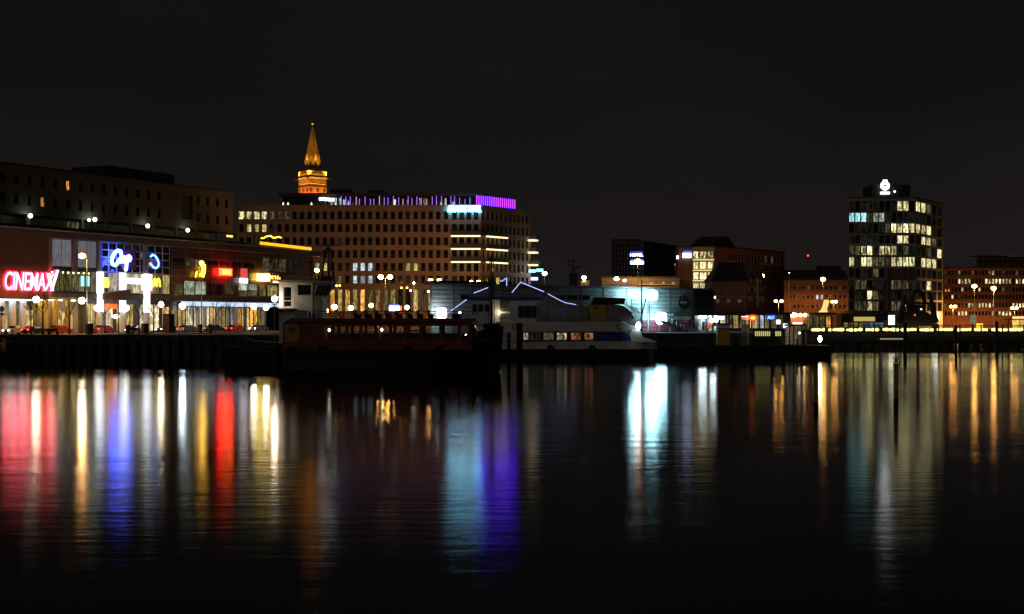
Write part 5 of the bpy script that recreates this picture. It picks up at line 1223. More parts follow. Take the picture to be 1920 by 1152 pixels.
for py in (594, 599): b.cyl((fx(1012), .16, fz(py)), (fx(1166), .16, fz(py)), .025, None, 5)
b.build('deck_railing', M_lgrey, WF)
for px in (965, 1160): b = MB(); b.torus((fx(px), .05, fz(613)), .36, .08, 'y', 14, 6); b.build('lifebuoy', M_orange, WF)
b = MB(); b.tube([(q0, 3.2, fz(514)), (fx(1010), 3.2, fz(557))], .02); b.tube([(q0, 3.2, fz(514)), (fx(886), 3.2, fz(556))], .02); b.build('rigging', M_grey, WF)
for pa in (1022, 1052, 1083): b = MB(); b.tube([(fx(pa), .15, fz(604)), (fx(pa+3), .25, fz(588)), (fx(pa+1), .85, fz(572))], .03); b.build('tarpaulin_strap', M_lgrey, WF)
# tarpaulins draped over upper deck
R = []
rt = random.Random(3)
for i, (px, yt) in enumerate(((1006, 552), (1014, 549), (1022, 553), (1030, 562), (1045, 571), (1060, 573), (1080, 573), (1100, 574), (1104, 580))):
    x = fx(px); top = fz(yt); bot = fz(604)+.005; j = lambda: rt.uniform(-.12, .12)
    R.append([(x+j(), .3, bot), (x+j(), .2+j(), bot+(top-bot)*.3), (x+j(), .35+j(), bot+(top-bot)*.6), (x+j(), .9+j(), top-.2), (x, 3.2, top+j()), (x, 6, top), (x, 6.8, bot)])
b = MB(); b.loft(R); b.build('tarpaulin', M_tarp, WF)
b = MB(); b.box(fx(1104), .8, fz(604)+.003, fx(1137), 6, fz(572)); b.build('funnel', M_yel, WF)
text_part('funnel_letters', 'SF', M_dark, WF, fx(1113), fx(1124), fz(582), fz(574.5), .795, .02, offset=.02)
b = MB(); b.prism([(fx(1108), fz(572)+.003), (fx(1172), fz(570)), (fx(1174), fz(559)), (fx(1116), fz(557))], 1, 6); b.build('deck_canopy', M_navy, WF)
R = []
for px, yt in ((1138, 570), (1150, 570), (1162, 571), (1172, 574), (1182, 582), (1190, 594)):
    x = fx(px); top = fz(yt); bot = fz(604)+.005; R.append([(x, .5, bot), (x, .45, bot+(top-bot)*.6), (x, 1.0, top-.1), (x, 5, top), (x, 6.4, bot)])
b = MB(); b.loft(R); b.build('covered_boat', M_tarp, WF)
for k in range(5):
    b = MB(); c_ = fx(1178+k*4.2); b.tube([(c_+.9*math.sin(a*.28)-.2, .2, fz(571+k*2)-a*.26) for a in range(11)], .055); b.build('rope', M_white, WF)
b = MB(); b.cyl((fx(1200), .4, fz(604)), (fx(1212), .4, fz(560)), .09); b.build('davit', M_black, WF)

# blue light strings dressing the ferry
def light_string(lab, pts, r=.055):
    t = thing('light_string', lab, 'string lights', at(pts[0][0], pts[0][1], 214), 0, 'blue light strings on the white ferry'); o = at(pts[0][0], pts[0][1], 214)
    P = [at(a, c, 214)-o for a, c in pts]; b = MB(); b.tube(P, r, 6); b.build('tube', em('string_blue', (.42, .48, 1), 1.7, False), t); return t
light_string('lowest blue light string running down to the big round floodlight', [(841, 586.5), (875, 562)])
light_string('short blue light string left of the ferry mast', [(888, 550), (915, 539.5)])
light_string('blue light string shaped like a figure one right of the ferry mast', [(940.5, 528), (950, 521.5), (950, 536.5)])
light_string('long blue light string with a peak over the tarpaulins', [(960, 549), (976, 529.5), (1002, 540), (1020, 547.5)])
light_string('thin pale end of the light string sagging over the tarpaulins', [(1027, 551), (1043, 560), (1060, 568), (1080, 571.5)], .045)

# ================================================================== MOORING PILES
def pile(px, py_top, py_bot, D, wpx, lab, name='mooring_pile', m=None):
    p = at(px, py_bot, D); t = thing(name, lab, 'pile', (p.x, p.y, p.z), 0, 'dark mooring piles'); h = at(px, py_top, D).z-p.z; r = wpx*D/FPX/2
    b = MB(); b.cyl((0,0,-2), (0,0,h), r, r*.97, 12); b.build('shaft', m or M_pont, t); b = MB(); b.cyl((0,0,h), (0,0,h+.12), r*1.12, r*.9, 12); b.build('cap', M_black, t)
    b = MB(); b.torus((0,0,h*.55), r*1.02, .05, 'z', 12, 5); b.build('ring', M_black, t); return t
pile(974, 608, 694, 170, 12, 'thick dark mooring pile between the red ferry bow and the white ferry')
pile(954, 626, 690, 176, 7, 'shorter dark mooring pile left of the thick one at the red ferry bow')
pile(1697, 606, 656, 286, 7, 'dark mooring pile before the bridge left of the gantry'); pile(1792, 612, 656, 286, 5, 'dark mooring pile before the bridge right of the gantry'); pile(1869, 604, 656, 286, 6, 'dark mooring pile before the bridge near the right edge')
for px, pt, D, lab, mark in ((1680, 684, 97, 'yellow mooring post with a cross shaped top mark standing in open water', True), (1530, 690, 92, 'taller looking yellow mooring post left of the cross topped one', False)):
    p = at(px, HZ, D); t = thing('mooring_post', lab, 'mooring post', (p.x, D, 0), 0, 'yellow posts in the water'); h = at(px, pt, D).z; r = 4.4*D/FPX
    b = MB(); b.cyl((0,0,.6), (0,0,h), r, None, 14); b.build('shaft', M_ylw2, t); b = MB(); b.cyl((0,0,-2), (0,0,.6), r*1.01, None, 14); b.build('wet_foot', M_pont, t)
    b = MB(); b.cyl((0,0,h), (0,0,h+.08), r*1.25, None, 14); b.build('cap', M_black, t)
    if mark:
        b = MB(); b.cyl((0,0,h), (0,0,h+.35), .04); b.cyl((-.16,0,h+.14), (.16,0,h+.48), .045); b.cyl((.16,0,h+.14), (-.16,0,h+.48), .045)
        for q in (-1, 1): b.ball((q*.17,0,h+.48), .06, 8, 6)
        b.build('top_mark', M_black, t)

# ================================================================== PONTOON LANDING ON THE RIGHT
FL = Frame(1236, 226, 1558, 226, 0)
PL = FL.thing('landing_pontoon', 'long dark landing pontoon right of the white ferry', 'pontoon')
lx = FL.x; lz = lambda py: FL.z(1400, py)
b = MB(); b.box(lx(1232), 0, -.8, lx(1558), 8, lz(648)); b.build('float', M_pont, PL)
b = MB(); b.box(lx(1232), -.12, lz(657), lx(1558), -.003, lz(652)); b.build('fender_beam', M_rubber, PL)
for i in range(14): b = MB(); x = lx(1240+i*24); b.box(x-.16, -.26, -.4, x+.16, -.122, lz(649)); b.build('fender_post', M_rubber, PL)
b = MB()
for i in range(40):
    px = 1375+i*4.0
    if 1484 < px < 1522: continue
    x = lx(px); b.cyl((x, .5, lz(648)), (x, .5, lz(632)), .03, None, 5)
b.cyl((lx(1375), .5, lz(632)), (lx(1484), .5, lz(632)), .04, None, 5); b.cyl((lx(1375), .5, lz(640)), (lx(1484), .5, lz(640)), .03, None, 5); b.cyl((lx(1522), .5, lz(632)), (lx(1534), .5, lz(632)), .04, None, 5); b.build('railing', M_black, PL)
t = FL.thing('ticket_column', 'yellow column with blue and white top on the landing pontoon', 'column')
for nm, ya, yb, m in (('yellow_panel', 648, 618, M_yel), ('brown_band', 618, 615.5, mat('brown', (.22, .08, .03), .6)), ('white_band', 615.5, 610.5, M_white), ('blue_band', 610.5, 606.5, mat('bright_blue', (.03, .14, .55), .5))):
    b = MB(); b.box(lx(1349), 2, lz(ya)+.002, lx(1371.5), 4, lz(yb)); b.build(nm, m, t)
t = FL.thing('vent_drum', 'white topped grey drum standing on the landing pontoon', 'drum'); b = MB(); x = lx(1401); b.cyl((x, 2, lz(648)), (x, 2, lz(623)), .62, None, 16); b.build('lower_drum', M_grey, t); b = MB(); b.cyl((x, 2, lz(623)), (x, 2, lz(610)), .625, None, 16); b.cyl((x, 2, lz(610)), (x, 2, lz(608.5)), .66, .5, 16); b.build('upper_drum', M_white, t)
t = FL.thing('lit_fence', 'yellow lit slatted fence on the landing pontoon', 'fence')
for (pa, pb) in ((1425, 1455), (1464, 1476)):
    b = MB(); b.box(lx(pa), 5, lz(631), lx(pb), 5.1, lz(622)); b.build('light_panel', em('fence_light', (1, .88, .28), .6), t)
    b = MB(); n_ = int((pb-pa)/3.4)
    for i in range(n_+1): x = lx(pa)+(lx(pb)-lx(pa))*i/n_; b.box(x-.05, 4.9, lz(648), x+.05, 4.98, lz(620))
    b.box(lx(pa), 4.88, lz(621), lx(pb), 4.98, lz(620)); b.build('slat', M_black, t)
t = FL.thing('shelter', 'glass shelter with dim light on the landing pontoon', 'shelter')
b = MB(); b.box(lx(1484), 2, lz(612), lx(1517), 6, lz(608)); b.build('roof', M_dark, t)
for px in (1485, 1493, 1508, 1516): b = MB(); x = lx(px); b.box(x-.08, 2, lz(648), x+.08, 2.2, lz(612)); b.build('post', M_black, t)
for pa, pb in ((1485.6, 1492.4), (1493.6, 1507.4), (1508.6, 1515.4)): b = MB(); b.box(lx(pa), 5.6, lz(647), lx(pb), 5.7, lz(613)); b.build('pane', room('shelter_glow', (1, .75, .45), .14, dark=.5), t)
b = MB(); b.ball((lx(1505), 2.6, lz(625)), .16, 8, 6); b.build('lamp', em('shelter_lamp', (1, .8, .45), 9), t)
t = FL.thing('deck_light', 'bright low warm lamp at the right end of the landing pontoon', 'lamp'); x = lx(1540)
b = MB(); b.ball((x, 1.0, lz(636)), .36, 10, 8, (.8, .8, 1.4)); b.build('lens', em('pontoon_lamp', (1, .80, .48), 62), t); b = MB(); b.cyl((x, 1.0, lz(648)), (x, 1.0, lz(640)), .07); b.build('post', M_black, t)
for px, lab in ((1329, 'dark bollard on the pontoon left of the yellow column'), (1336, 'second dark bollard on the pontoon left of the yellow column'), (1381, 'dark bollard on the pontoon right of the yellow column'), (1498, 'dark bollard on the pontoon in front of the shelter')):
    t = FL.thing('bollard', lab, 'bollard', 'bollards on the landing pontoon'); x = lx(px); b = MB(); b.cyl((x, .9, lz(648)), (x, .9, lz(638)), .22, .2, 10); b.build('shaft', M_black, t); b = MB(); b.cyl((x, .9, lz(638)), (x, .9, lz(636.5)), .30, .22, 10); b.build('head', M_black, t)

# ================================================================== SHOPS AND PAVILIONS BEHIND THE PONTOON
FS = Frame(1345, 330, 1482, 330)
SH = FS.thing('shop_pavilion', 'low pavilion with dark flat roof and neon lit shop windows behind the pontoon', 'building')
sx = FS.x; sz = lambda py: FS.z(1420, py)
b = MB(); b.box(sx(1340), -1.5, sz(590), sx(1484), 10, sz(586)); b.build('roof', M_black, SH)
b = MB(); b.box(sx(1345), 1.0, 0, sx(1482), 9, sz(590)-.01); b.build('core', M_dark, SH)
for i in range(11):
    px = 1351+i*12; mt = [R_shopw, R_dim, R_shop, R_oliv, R_shop, R_shop, R_cool, R_oliv, R_dim, R_oliv, R_vdim][i]
    window(SH, sx(px), sx(px+10.8), .4, sz(591), mt, M_frame, 2, 2, y=.97, name='shop_window')
for i in range(8): b = MB(); x = sx(1347+i*19); b.box(x-.15, -.9, 0, x+.15, -.6, sz(590)-.01); b.build('post', M_black, SH)
t = FS.thing('neon_sign', 'red neon sign with orange centre under the pavilion roof', 'sign')
b = MB(); b.ball((sx(1410), -1.0, sz(596)), 1.0, 16, 8, (1.15, .3, .75)); b.build('red_glow_panel', em('pav_red', (1, .03, .01), 3), t); b = MB(); b.ball((sx(1410), -1.25, sz(596.5)), 1.0, 14, 8, (.62, .2, .36)); b.build('orange_lens', em('pav_orange', (1, .42, .04), 4), t)
stroke_letters('letters', em('pav_red_letters', (1, .12, .07), 2.4), t, sx(1390), sx(1402), sz(599.5), sz(595), -1.1, 4, 2, .08)
b = MB(); b.box(sx(1389), -1.1, sz(594.5), sx(1402), -.9, sz(593.5)); b.build('tube', em('pav_pinkw', (1, .7, .6), 3), t)
t = FS.thing('neon_sign', 'blue neon letters under the pavilion roof', 'sign')
b = MB(); b.box(sx(1436), -.9, sz(600), sx(1453), -.75, sz(590.2)); b.build('board', em('pav_blue', (.02, .03, 1), .7), t)
text_part('letters', 'ALU', em('pav_blue_letters', (.30, .52, 1), 3), t, sx(1437), sx(1450), sz(598.5), sz(592.5), -1.0, .1, offset=.01, shear=.2)
for px, py, lab in ((1455, 604, 'small white light box left of the newspaper stand'), (1468, 611, 'larger white light box panel right of the blue neon letters')):
    t = FS.thing('light_box', lab, 'sign'); b = MB(); b.box(sx(px-3.6), -3, sz(py+4), sx(px+3.6), -2.7, sz(py-4)); b.build('face', em('shop_lightbox', (.95, .97, 1), 2.2), t); b = MB(); b.box(sx(px)-.1, -2.69, 0, sx(px)+.1, -2.5, sz(py)); b.build('post', M_black, t)
FK = Frame(1478, 335, 1592, 335)
KI = FK.thing('kiosk', 'flat roofed kiosk with lamp row and red sign left of the bridge', 'building'); kx = FK.x; kz = lambda py: FK.z(1520, py)
b = MB(); b.box(kx(1515), -1, kz(590), kx(1566), 8, kz(586.5)); b.build('roof', M_dark, KI)
for px in (1517, 1528, 1546, 1563): b = MB(); x = kx(px); b.box(x-.12, -.8, 0, x+.12, -.55, kz(590)); b.build('post', M_grey, KI)
b = MB(); b.box(kx(1480), 2.5, 0, kx(1566), 8, kz(591)); b.build('core', mat('kiosk_ochre', (.30, .20, .08), .7), KI)
for px in (1518, 1530, 1541, 1553): window(KI, kx(px), kx(px+9), .6, kz(593), R_oliv if px < 1550 else R_org, M_frame, 2, 1, y=2.45)
for k, px in enumerate((1475, 1487, 1493, 1501, 1509.5)):
    b = MB(); x = kx(px, 1.0); r = .42 if k != 1 else .62; b.ball((x, 1.0, kz(591)), r, 10, 7); b.build('lamp', em('kiosk_lamp', (1, .72, .28), 15), KI); b = MB(); b.cyl((x, 1.0, kz(590)), (x, 1.0, kz(586)), .12, .06); b.build('lamp_neck', M_stone, KI)
b = MB(); b.box(kx(1472), 1.2, kz(587), kx(1516), 1.5, kz(586)); b.build('lamp_beam', M_dark, KI)
stroke_letters('sign_letters', em('kiosk_red', (1, .08, .03), 2.5), KI, kx(1489), kx(1508), kz(603.5), kz(597), 1.9, 6, 8, .10)
b = MB(); b.box(kx(1490), 1.8, kz(608), kx(1507), 2.1, kz(605)); b.build('counter_light', em('kiosk_counter', (1, .82, .62), 4), KI)
t = FK.thing('curved_sculpture', 'curved yellow lit sculpture shaped like a boot on the kiosk roof', 'sculpture')
path = [(1543, 586, 8.5), (1545, 580, 4.4), (1547, 573, 4.2), (1549, 567, 4.4), (1549.5, 562.5, 4.0)]
R = []
for px, py, w_ in path: R.append([(kx(px-w_), -.6, kz(py)), (kx(px+w_), -.6, kz(py+ (0 if py > 583 else 1))), (kx(px+w_), .3, kz(py)), (kx(px-w_), .3, kz(py))])
b = MB(); b.loft(R); b.build('figure', em('sculpture_glow', (1, .70, .22), 1.1), t)  # emission stands in for the yellow light thrown on the figure
b = MB(); b.box(kx(1535), -.9, kz(586.5), kx(1553), .6, kz(586)); b.build('plinth', M_dark, t)

# ================================================================== BRIDGE WITH LIT RAILING
FBr = Frame(1518, 296, 1990, 296, 0)
BR = FBr.thing('footbridge', 'low footbridge with brightly lit railing across the harbour end', 'bridge')
gx = FBr.x; gz_ = lambda py: FBr.z(1700, py)
b = MB(); b.box(gx(1518), 0, gz_(640), gx(1990), 5, gz_(629)); b.build('deck', mat('bridge_deck', (.10, .09, .07), .8), BR)
b = MB(); b.box(gx(1518), .4, gz_(645), gx(1990), .7, gz_(640)-.003); b.build('girder', M_dark, BR)
for i in range(17):
    b = MB(); x = gx(1562+i*25); b.box(x-.35, .5, -1.5, x+.35, 4.4, gz_(645)-.003); b.build('pier', M_pont, BR)
for i in range(14):
    px = 1519+i*34.0
    if px > 1985: continue
    gap = 2.0 if i % 3 else 5.0
    rb = random.Random(i); q = px+gap/2
    while q < px+33-gap:
        l_ = rb.uniform(7, 22); l_ = min(l_, px+33-gap-q); hh = rb.uniform(-.5, .5)
        b = MB(); R_ = []
        for k in range(9):
            rr_ = (.16 if k in (0, 8) else .30*rb.uniform(.75, 1.25)); x_ = gx(q+l_*k/8); R_.append([(x_, .42+.6*rr_*math.cos(a*PI/4), gz_(618.5+hh)+rr_*math.sin(a*PI/4)) for a in range(8)])
        b.loft(R_); b.build('light_tube', em('rail_light', (1, .86, .32), 2.4), BR); q += l_+rb.uniform(.1, .9)
b = MB(); b.box(gx(1518), .1, gz_(611.5), gx(1990), .2, gz_(610.3)); b.box(gx(1518), .1, gz_(626), gx(1990), .2, gz_(625.2)); b.build('handrail', mat('olive_steel', (.30, .27, .10), .5), BR)
b = MB()
for i in range(118): x = gx(1519+i*4); b.box(x-.035, .1, gz_(629), x+.035, .17, gz_(611.5))
b.build('baluster', mat('olive_steel', (.30, .27, .10), .5), BR)
for i in range(12): b = MB(); x = gx(1520+i*40); b.box(x-.12, .0, gz_(629), x+.12, .3, gz_(609)); b.build('rail_post', M_dark, BR)
b = MB(); b.box(gx(1650), -.06, gz_(637), gx(1694), -.003, gz_(634.6)); b.build('edge_light', em('edge_light', (1, .88, .5), .28), BR)
# lifting gantry
t = FBr.thing('bridge_gantry', 'dark lifting bridge gantry with leaning posts and red crossbeam', 'bridge gantry')
for pa, pb in (((1688, 606), (1700, 553)), ((1757, 606), (1746, 548))):
    b = MB(); b.cyl((gx(pa[0]), 1, gz_(pa[1])), (gx(pb[0]), 1, gz_(pb[1])), .75, .35, 8); b.build('leaning_post', M_black, t)
b = MB(); b.box(gx(1699), .8, gz_(571), gx(1746), 1.4, gz_(567.5)); b.build('crossbeam', M_maroon, t)
b = MB(); b.cyl((gx(1710), 1, gz_(568)), (gx(1719), 1, gz_(545)), .42, .3, 8); b.cyl((gx(1737), 1, gz_(568)), (gx(1728), 1, gz_(545)), .42, .3, 8); b.cyl((gx(1718), 1, gz_(545.5)), (gx(1729), 1, gz_(545.5)), .35, None, 8); b.build('head_frame', M_black, t)
b = MB(); b.cyl((gx(1722), 1, gz_(546)), (gx(1722), 1, gz_(473)), .10, .05); b.build('top_mast', M_black, t)
b = MB(); b.prism([(gx(1688), gz_(612)), (gx(1757), gz_(612)), (gx(1750), gz_(590)), (gx(1742), gz_(585)), (gx(1702), gz_(585)), (gx(1694), gz_(590))], 1.8, 4.8); b.build('machine_house', M_dark, t)
b = MB(); b.box(gx(1704), 1.7, gz_(585), gx(1740), 2.2, gz_(572)); b.build('cabin', mat('gantry_glass', (.04, .04, .045), .2), t)
for px, py, m in ((1719, 591, em('gantry_red', (1, .12, .12), 2)), (1731, 580, em('gantry_white', (.9, .95, 1), 3)), (1700, 573, em('gantry_white', (.9, .95, 1), 3))): b = MB(); b.ball((gx(px), 1.4, gz_(py)), .16, 8, 6); b.build('signal_lamp', m, t)
for px, py, w_, lab in ((1674, 600, 2.9, 'white glowing poster panel left of the bridge gantry'), (1761, 597, 1.6, 'white glowing poster panel right of the bridge gantry')):
    p = at(px, py, 345); t = thing('poster_panel', lab, 'sign', (p.x-1, p.y, G), 0); z = p.z-G; b = MB(); b.box(-w_/2, 0, z-1.2, w_/2, .3, z+1.1); b.build('face', em('poster_white', (1, .92, .72), 4), t); b = MB(); b.box(-w_/2-.1, .31, 0, w_/2+.1, .5, z+1.2); b.build('frame', M_black, t)
# pavilion with blue windows behind the bridge
FV = Frame(1580, 342, 1672, 342); V = FV.thing('glass_pavilion', 'low pavilion with blue lit windows and long yellow board behind the bridge', 'building'); vx = FV.x; vz = lambda py: FV.z(1620, py)
b = MB(); b.box(vx(1580), 1, 0, vx(1668), 7, vz(588)); b.build('core', M_dark, V)
b = MB(); b.box(vx(1597), -.6, vz(587), vx(1674), 7.5, vz(583.5)); b.build('roof', mat('roof_brown', (.09, .045, .035), .7), V)
b = MB(); b.box(vx(1602.5), .5, vz(602.5), vx(1641.5), .8, vz(594.5)); b.build('signboard', em('board_yellow', (.85, .62, .16), .62), V)
for i in range(8): px = 1583+i*9.6; window(V, vx(px), vx(px+8.8), .6, vz(604.5), room('room_blue', (.32, .62, 1), .42) if i > 3 else R_oliv, M_grey, 1, 2, y=.97)
b = MB(); b.prism([(vx(1655), .02), (vx(1665), .02), (vx(1663), vz(601)), (vx(1658), vz(601))], -.4, .6); b.build('orange_panel', mat('ochre_panel', (.45, .28, .03), .6), V)
b = MB(); b.box(vx(1653), .3, vz(597), vx(1662), .6, vz(591)); b.build('blue_panel', M_blue, V)
# bus shelter and yellow kiosk at the right edge
FX = Frame(1888, 342, 1950, 342); X = FX.thing('bus_shelter', 'bus shelter with glowing orange back wall at the right edge', 'shelter'); xx = FX.x; xz = lambda py: FX.z(1900, py)
b = MB(); b.box(xx(1889), -.5, xz(599.5), xx(1950), 3, xz(598)); b.build('roof', M_black, X)
b = MB(); b.box(xx(1905), 2.4, .2, xx(1950), 2.6, xz(600)); b.build('back_panel', room('shelter_orange', (1, .60, .12), .9, dark=.4), X); b = MB(); b.box(xx(1905), 2.2, xz(597.9), xx(1950), 2.5, xz(593.5)); b.build('top_sign', em('shelter_sign', (1, .68, .30), 1.2), X)
for px in (1890, 1912, 1935): b = MB(); x = xx(px); b.box(x-.08, -.3, 0, x+.08, -.1, xz(599.5)); b.build('post', M_black, X)
for px, py, c_, w_, h_, lab in ((1825, 599, (.30, .33, .18), 11, 16, 'pale green billboard panel before the right brick block'), (1837, 611, (1, .62, .03), 12, 8, 'glowing orange kiosk box before the right brick block')):
    p = at(px, py, 350); t = thing('billboard', lab, 'sign', (p.x, p.y, G)); s_ = 350/FPX; z = p.z-G; b = MB(); b.box(-w_*s_/2, 0, z-h_*s_/2, w_*s_/2, .25, z+h_*s_/2); b.build('face', em('bb_%d' % px, c_, .5 if px == 1825 else 1.6), t); b = MB(); b.box(-.15, .26, 0, .15, .45, z+h_*s_/2); b.build('post', M_black, t)
# barge with lit cabin under the bridge
FG = Frame(1776, 318, 1900, 318, 0); BG = FG.thing('barge', 'dark moored barge with small lit cabin windows under the bridge', 'boat'); b = MB()
qx = FG.x; qz = lambda py: FG.z(1830, py)
b.loft([[(qx(p), 2-h, qz(650)), (qx(p), 2-h*.8, -.6), (qx(p), 2+h*.8, -.6), (qx(p), 2+h, qz(650))] for p, h in ((1778, .8), (1790, 2), (1880, 2), (1898, .7))]); b.build('hull', M_pont, BG)
b = MB(); b.box(qx(1785), .5, qz(650), qx(1862), 3.5, qz(643)); b.build('cabin', M_dark, BG)
for pa, pb, mt in ((1786, 1790, R_org), (1794, 1798, R_yel), (1822, 1831, R_warm), (1831.6, 1840, R_org), (1850, 1855, R_yel)): b = MB(); b.box(qx(pa), .42, qz(649.5), qx(pb), .497, qz(644)); b.build('cabin_window', mt, BG)

# ================================================================== CARS ON THE QUAY STREET, most put in for light trails of passing traffic
def car_proto(paint):
    t = thing('car', 'x', 'car')
    prof = [(-2.15, .28), (2.15, .28), (2.2, .55), (2.1, .82), (1.2, .95), (.55, 1.40), (-1.0, 1.43), (-1.85, 1.0), (-2.18, .9), (-2.22, .5)]
    b = MB(); n = len(prof)
    for y, k in ((-.85, .0), (-.62, 1)):
        pass
    ring = lambda y, s, inset: [(x*s, y, z if z < 1.0 else z) for x, z in prof]
    b.loft([[(x*.985, -.86, .30+(z-.30)*.66 if z > 1.1 else z) for x, z in prof], [(x, -.84, .30+(z-.30)*.70 if z > 1.1 else z) for x, z in prof], [(x*.99, -.66, z) for x, z in prof], [(x*.99, .66, z) for x, z in prof], [(x, .84, .30+(z-.30)*.70 if z > 1.1 else z) for x, z in prof], [(x*.985, .86, .30+(z-.30)*.66 if z > 1.1 else z) for x, z in prof]]); b.build('body', paint, t)
    for s in (-1, 1):
        b = MB(); b.add([(.95, s*.80, 1.0), (.5, s*.69, 1.34), (-.2, s*.69, 1.36), (-.2, s*.80, 1.0)], [(0,1,2,3)]); b.add([(-.28, s*.80, 1.0), (-.28, s*.69, 1.36), (-.95, s*.69, 1.36), (-1.6, s*.80, 1.02)], [(0,1,2,3)]); b.v = [(x, y*1.02, z) for x, y, z in b.v]; b.build('side_window', M_glassd, t, fix=False)
        for x in (-1.35, 1.35):
            b = MB(); b.cyl((x, s*.70, .31), (x, s*.89, .31), .31, None, 14); wh = b.build('wheel', M_rubber, t); b = MB(); b.cyl((x, s*.885, .31), (x, s*.905, .31), .18, None, 10); b.build('rim', M_grey, wh)
        b = MB(); b.ball((2.12, s*.62, .66), .16, 8, 6, (.5, 1.1, .7)); b.build('headlight', em('headlight', (1, .95, .85), 30), t)
        b = MB(); b.ball((-2.16, s*.66, .78), .16, 8, 6, (.4, 1.1, .8)); b.build('tail_light', em('tail_light', (1, .03, .015), 12), t)
    b = MB(); b.add([(1.17, -.66, .985), (1.17, .66, .985), (.6, .62, 1.39), (.6, -.62, 1.39)], [(0,1,2,3)]); b.v = [(x+.02, y, z+.01) for x, y, z in b.v]; b.build('windscreen', M_glassd, t, fix=False)
    b = MB(); b.add([(-1.82, -.66, 1.03), (-1.82, .66, 1.03), (-1.08, .62, 1.42), (-1.08, -.62, 1.42)], [(0,3,2,1)]); b.v = [(x-.02, y, z+.01) for x, y, z in b.v]; b.build('rear_window', M_glassd, t, fix=False)
    return t
protos = [car_proto(mat('car_red', (.28, .03, .02), .3, var=.05)), car_proto(mat('car_silver', (.35, .35, .36), .3, .4, var=.05)), car_proto(mat('car_black', (.02, .02, .022), .25, var=.05))]
used = set()
for k, (px, off, dirn, pi, lab) in enumerate(((30, -7.2, -1, 1, 'silver car on the quay street in front of the cinema columns, leftmost'), (112, -7.2, 1, 0, 'red car on the quay street by the cinema screen wall'), (66, -11.2, 1, 2, 'black car on the quay street below the first white globe lamp'), (196, -7.2, 1, 0, 'red car on the quay street at the first white pillar'),
        (257, -11.2, -1, 1, 'silver car on the quay street between the second and third white pillar'), (312, -7.2, -1, 2, 'black car on the quay street just right of the glass hall'), (352, -11.2, 1, 1, 'silver car on the quay street at the left end of the shop canopy'), (402, -7.2, 1, 2, 'black car on the quay street at the middle of the shop canopy'), (442, -11.2, 1, 0, 'red car on the quay street below the red and white light box'), (485, -7.2, -1, 1, 'silver car on the quay street at the right end of the shop canopy'))):
    o = protos[pi] if pi not in used else copy_tree(protos[pi]); used.add(pi)
    p = FC.world(FC.x(px, off), off, .006); o.location = p; o.rotation_euler = (0, 0, FC.rz+(0 if dirn > 0 else PI)); tag(o, lab, 'car', 'cars on the quay street')

# ================================================================== BARE TREES ON THE PROMENADE
def tree_mesh(seed, h):
    R = random.Random(seed); tr, cr = MB(), MB()
    def branch(mb, p, d, l, r, lev):
        q = p+d*l; mb.cyl(p, q, r, r*.62, 5 if lev else 7)
        if lev >= 4: return
        for k in range(3 if lev else 2):
            a = d.orthogonal().normalized(); a.rotate(Matrix.Rotation(R.uniform(0, 2*PI), 3, d)); nd = (d+a*R.uniform(.35, .75)+Vector((0, 0, .18))).normalized()
            branch(cr, p+d*l*R.uniform(.6, 1.0) if k else q, nd, l*R.uniform(.5, .74), r*.55, lev+1)
    top = Vector((0, 0, h*.36)); tr.cyl((0,0,0), top, .13, .10, 8)
    branch(tr, top, Vector((.03, .02, 1)).normalized(), h*.26, .095, 0)
    for k in range(4):
        a = k*1.6+R.uniform(0, .6); branch(cr, top+Vector((0, 0, h*.05*k)), Vector((math.cos(a)*.6, math.sin(a)*.6, .85)).normalized(), h*.19, .055, 1)
    return tr.mesh('trunk', M_bark), cr.mesh('crown', M_bark)
TMs = [tree_mesh(s, h) for s, h in ((1, 6.8), (2, 7.8), (3, 6.2))]
for k, (px, lab) in enumerate(((58, 'bare young tree left of the leftmost white globe lamp'), (80, 'bare young tree right of the leftmost white globe lamp'), (130, 'bare young tree in front of the pale foyer screen wall'), (197, 'bare young tree right beside the first white pillar'), (222, 'bare young tree left beside the second white pillar'), (261, 'bare young tree left beside the third white pillar'), (288, 'bare young tree right beside the third white pillar'), (319, 'bare young tree at the dark planter left of the shop canopy'),
        (362, 'bare young tree below the yellow green neon figure'), (405, 'bare young tree below the red neon sign, left one'), (431, 'bare young tree below the red neon sign, right one'), (459, 'bare young tree below the red and white light box'))):
    p = FC.world(FC.x(px, -18.5), -18.5, .12); t = thing('bare_tree', lab, 'tree', p, k*1.1, 'bare trees on the promenade'); a, c = TMs[k % 3]; link('trunk', a, t); link('crown', c, t)
# railing along the promenade edge, planter, bins
b_t = FC.thing('promenade_railing', 'dark railing with thin bars along the promenade', 'railing')
xa, xb = FC.x(322, -21), FC.x(515, -21); n_ = 42
b = MB(); b.box(xa, -21.04, 1.15, xb, -20.96, 1.22); b.box(xa, -21.03, .3, xb, -20.97, .35); b.build('rail', M_black, b_t)
for i in range(n_+1):
    b = MB(); x = xa+(xb-xa)*i/n_; b.box(x-.03, -21.03, .12, x+.03, -20.97, 1.15); b.build('post', M_black, b_t)
def quay_item(px, off, name, lab, cat, fn, grp=None):
    x = FC.x(px, off); p = FC.world(x, off, .12); t = thing(name, lab, cat, p, FC.rz, grp); fn(t); return t
def planter(t):
    b = MB(); b.loft([[(-.75*k, -.75*k, z), (.75*k, -.75*k, z), (.75*k, .75*k, z), (-.75*k, .75*k, z)] for z, k in ((0, 1.1), (.2, 1), (3.0, .9), (3.2, 1))]); b.build('box', M_dark, t); b = MB(); b.box(-.6, -.6, 3.2, .6, .6, 3.3); b.build('lid', M_black, t)
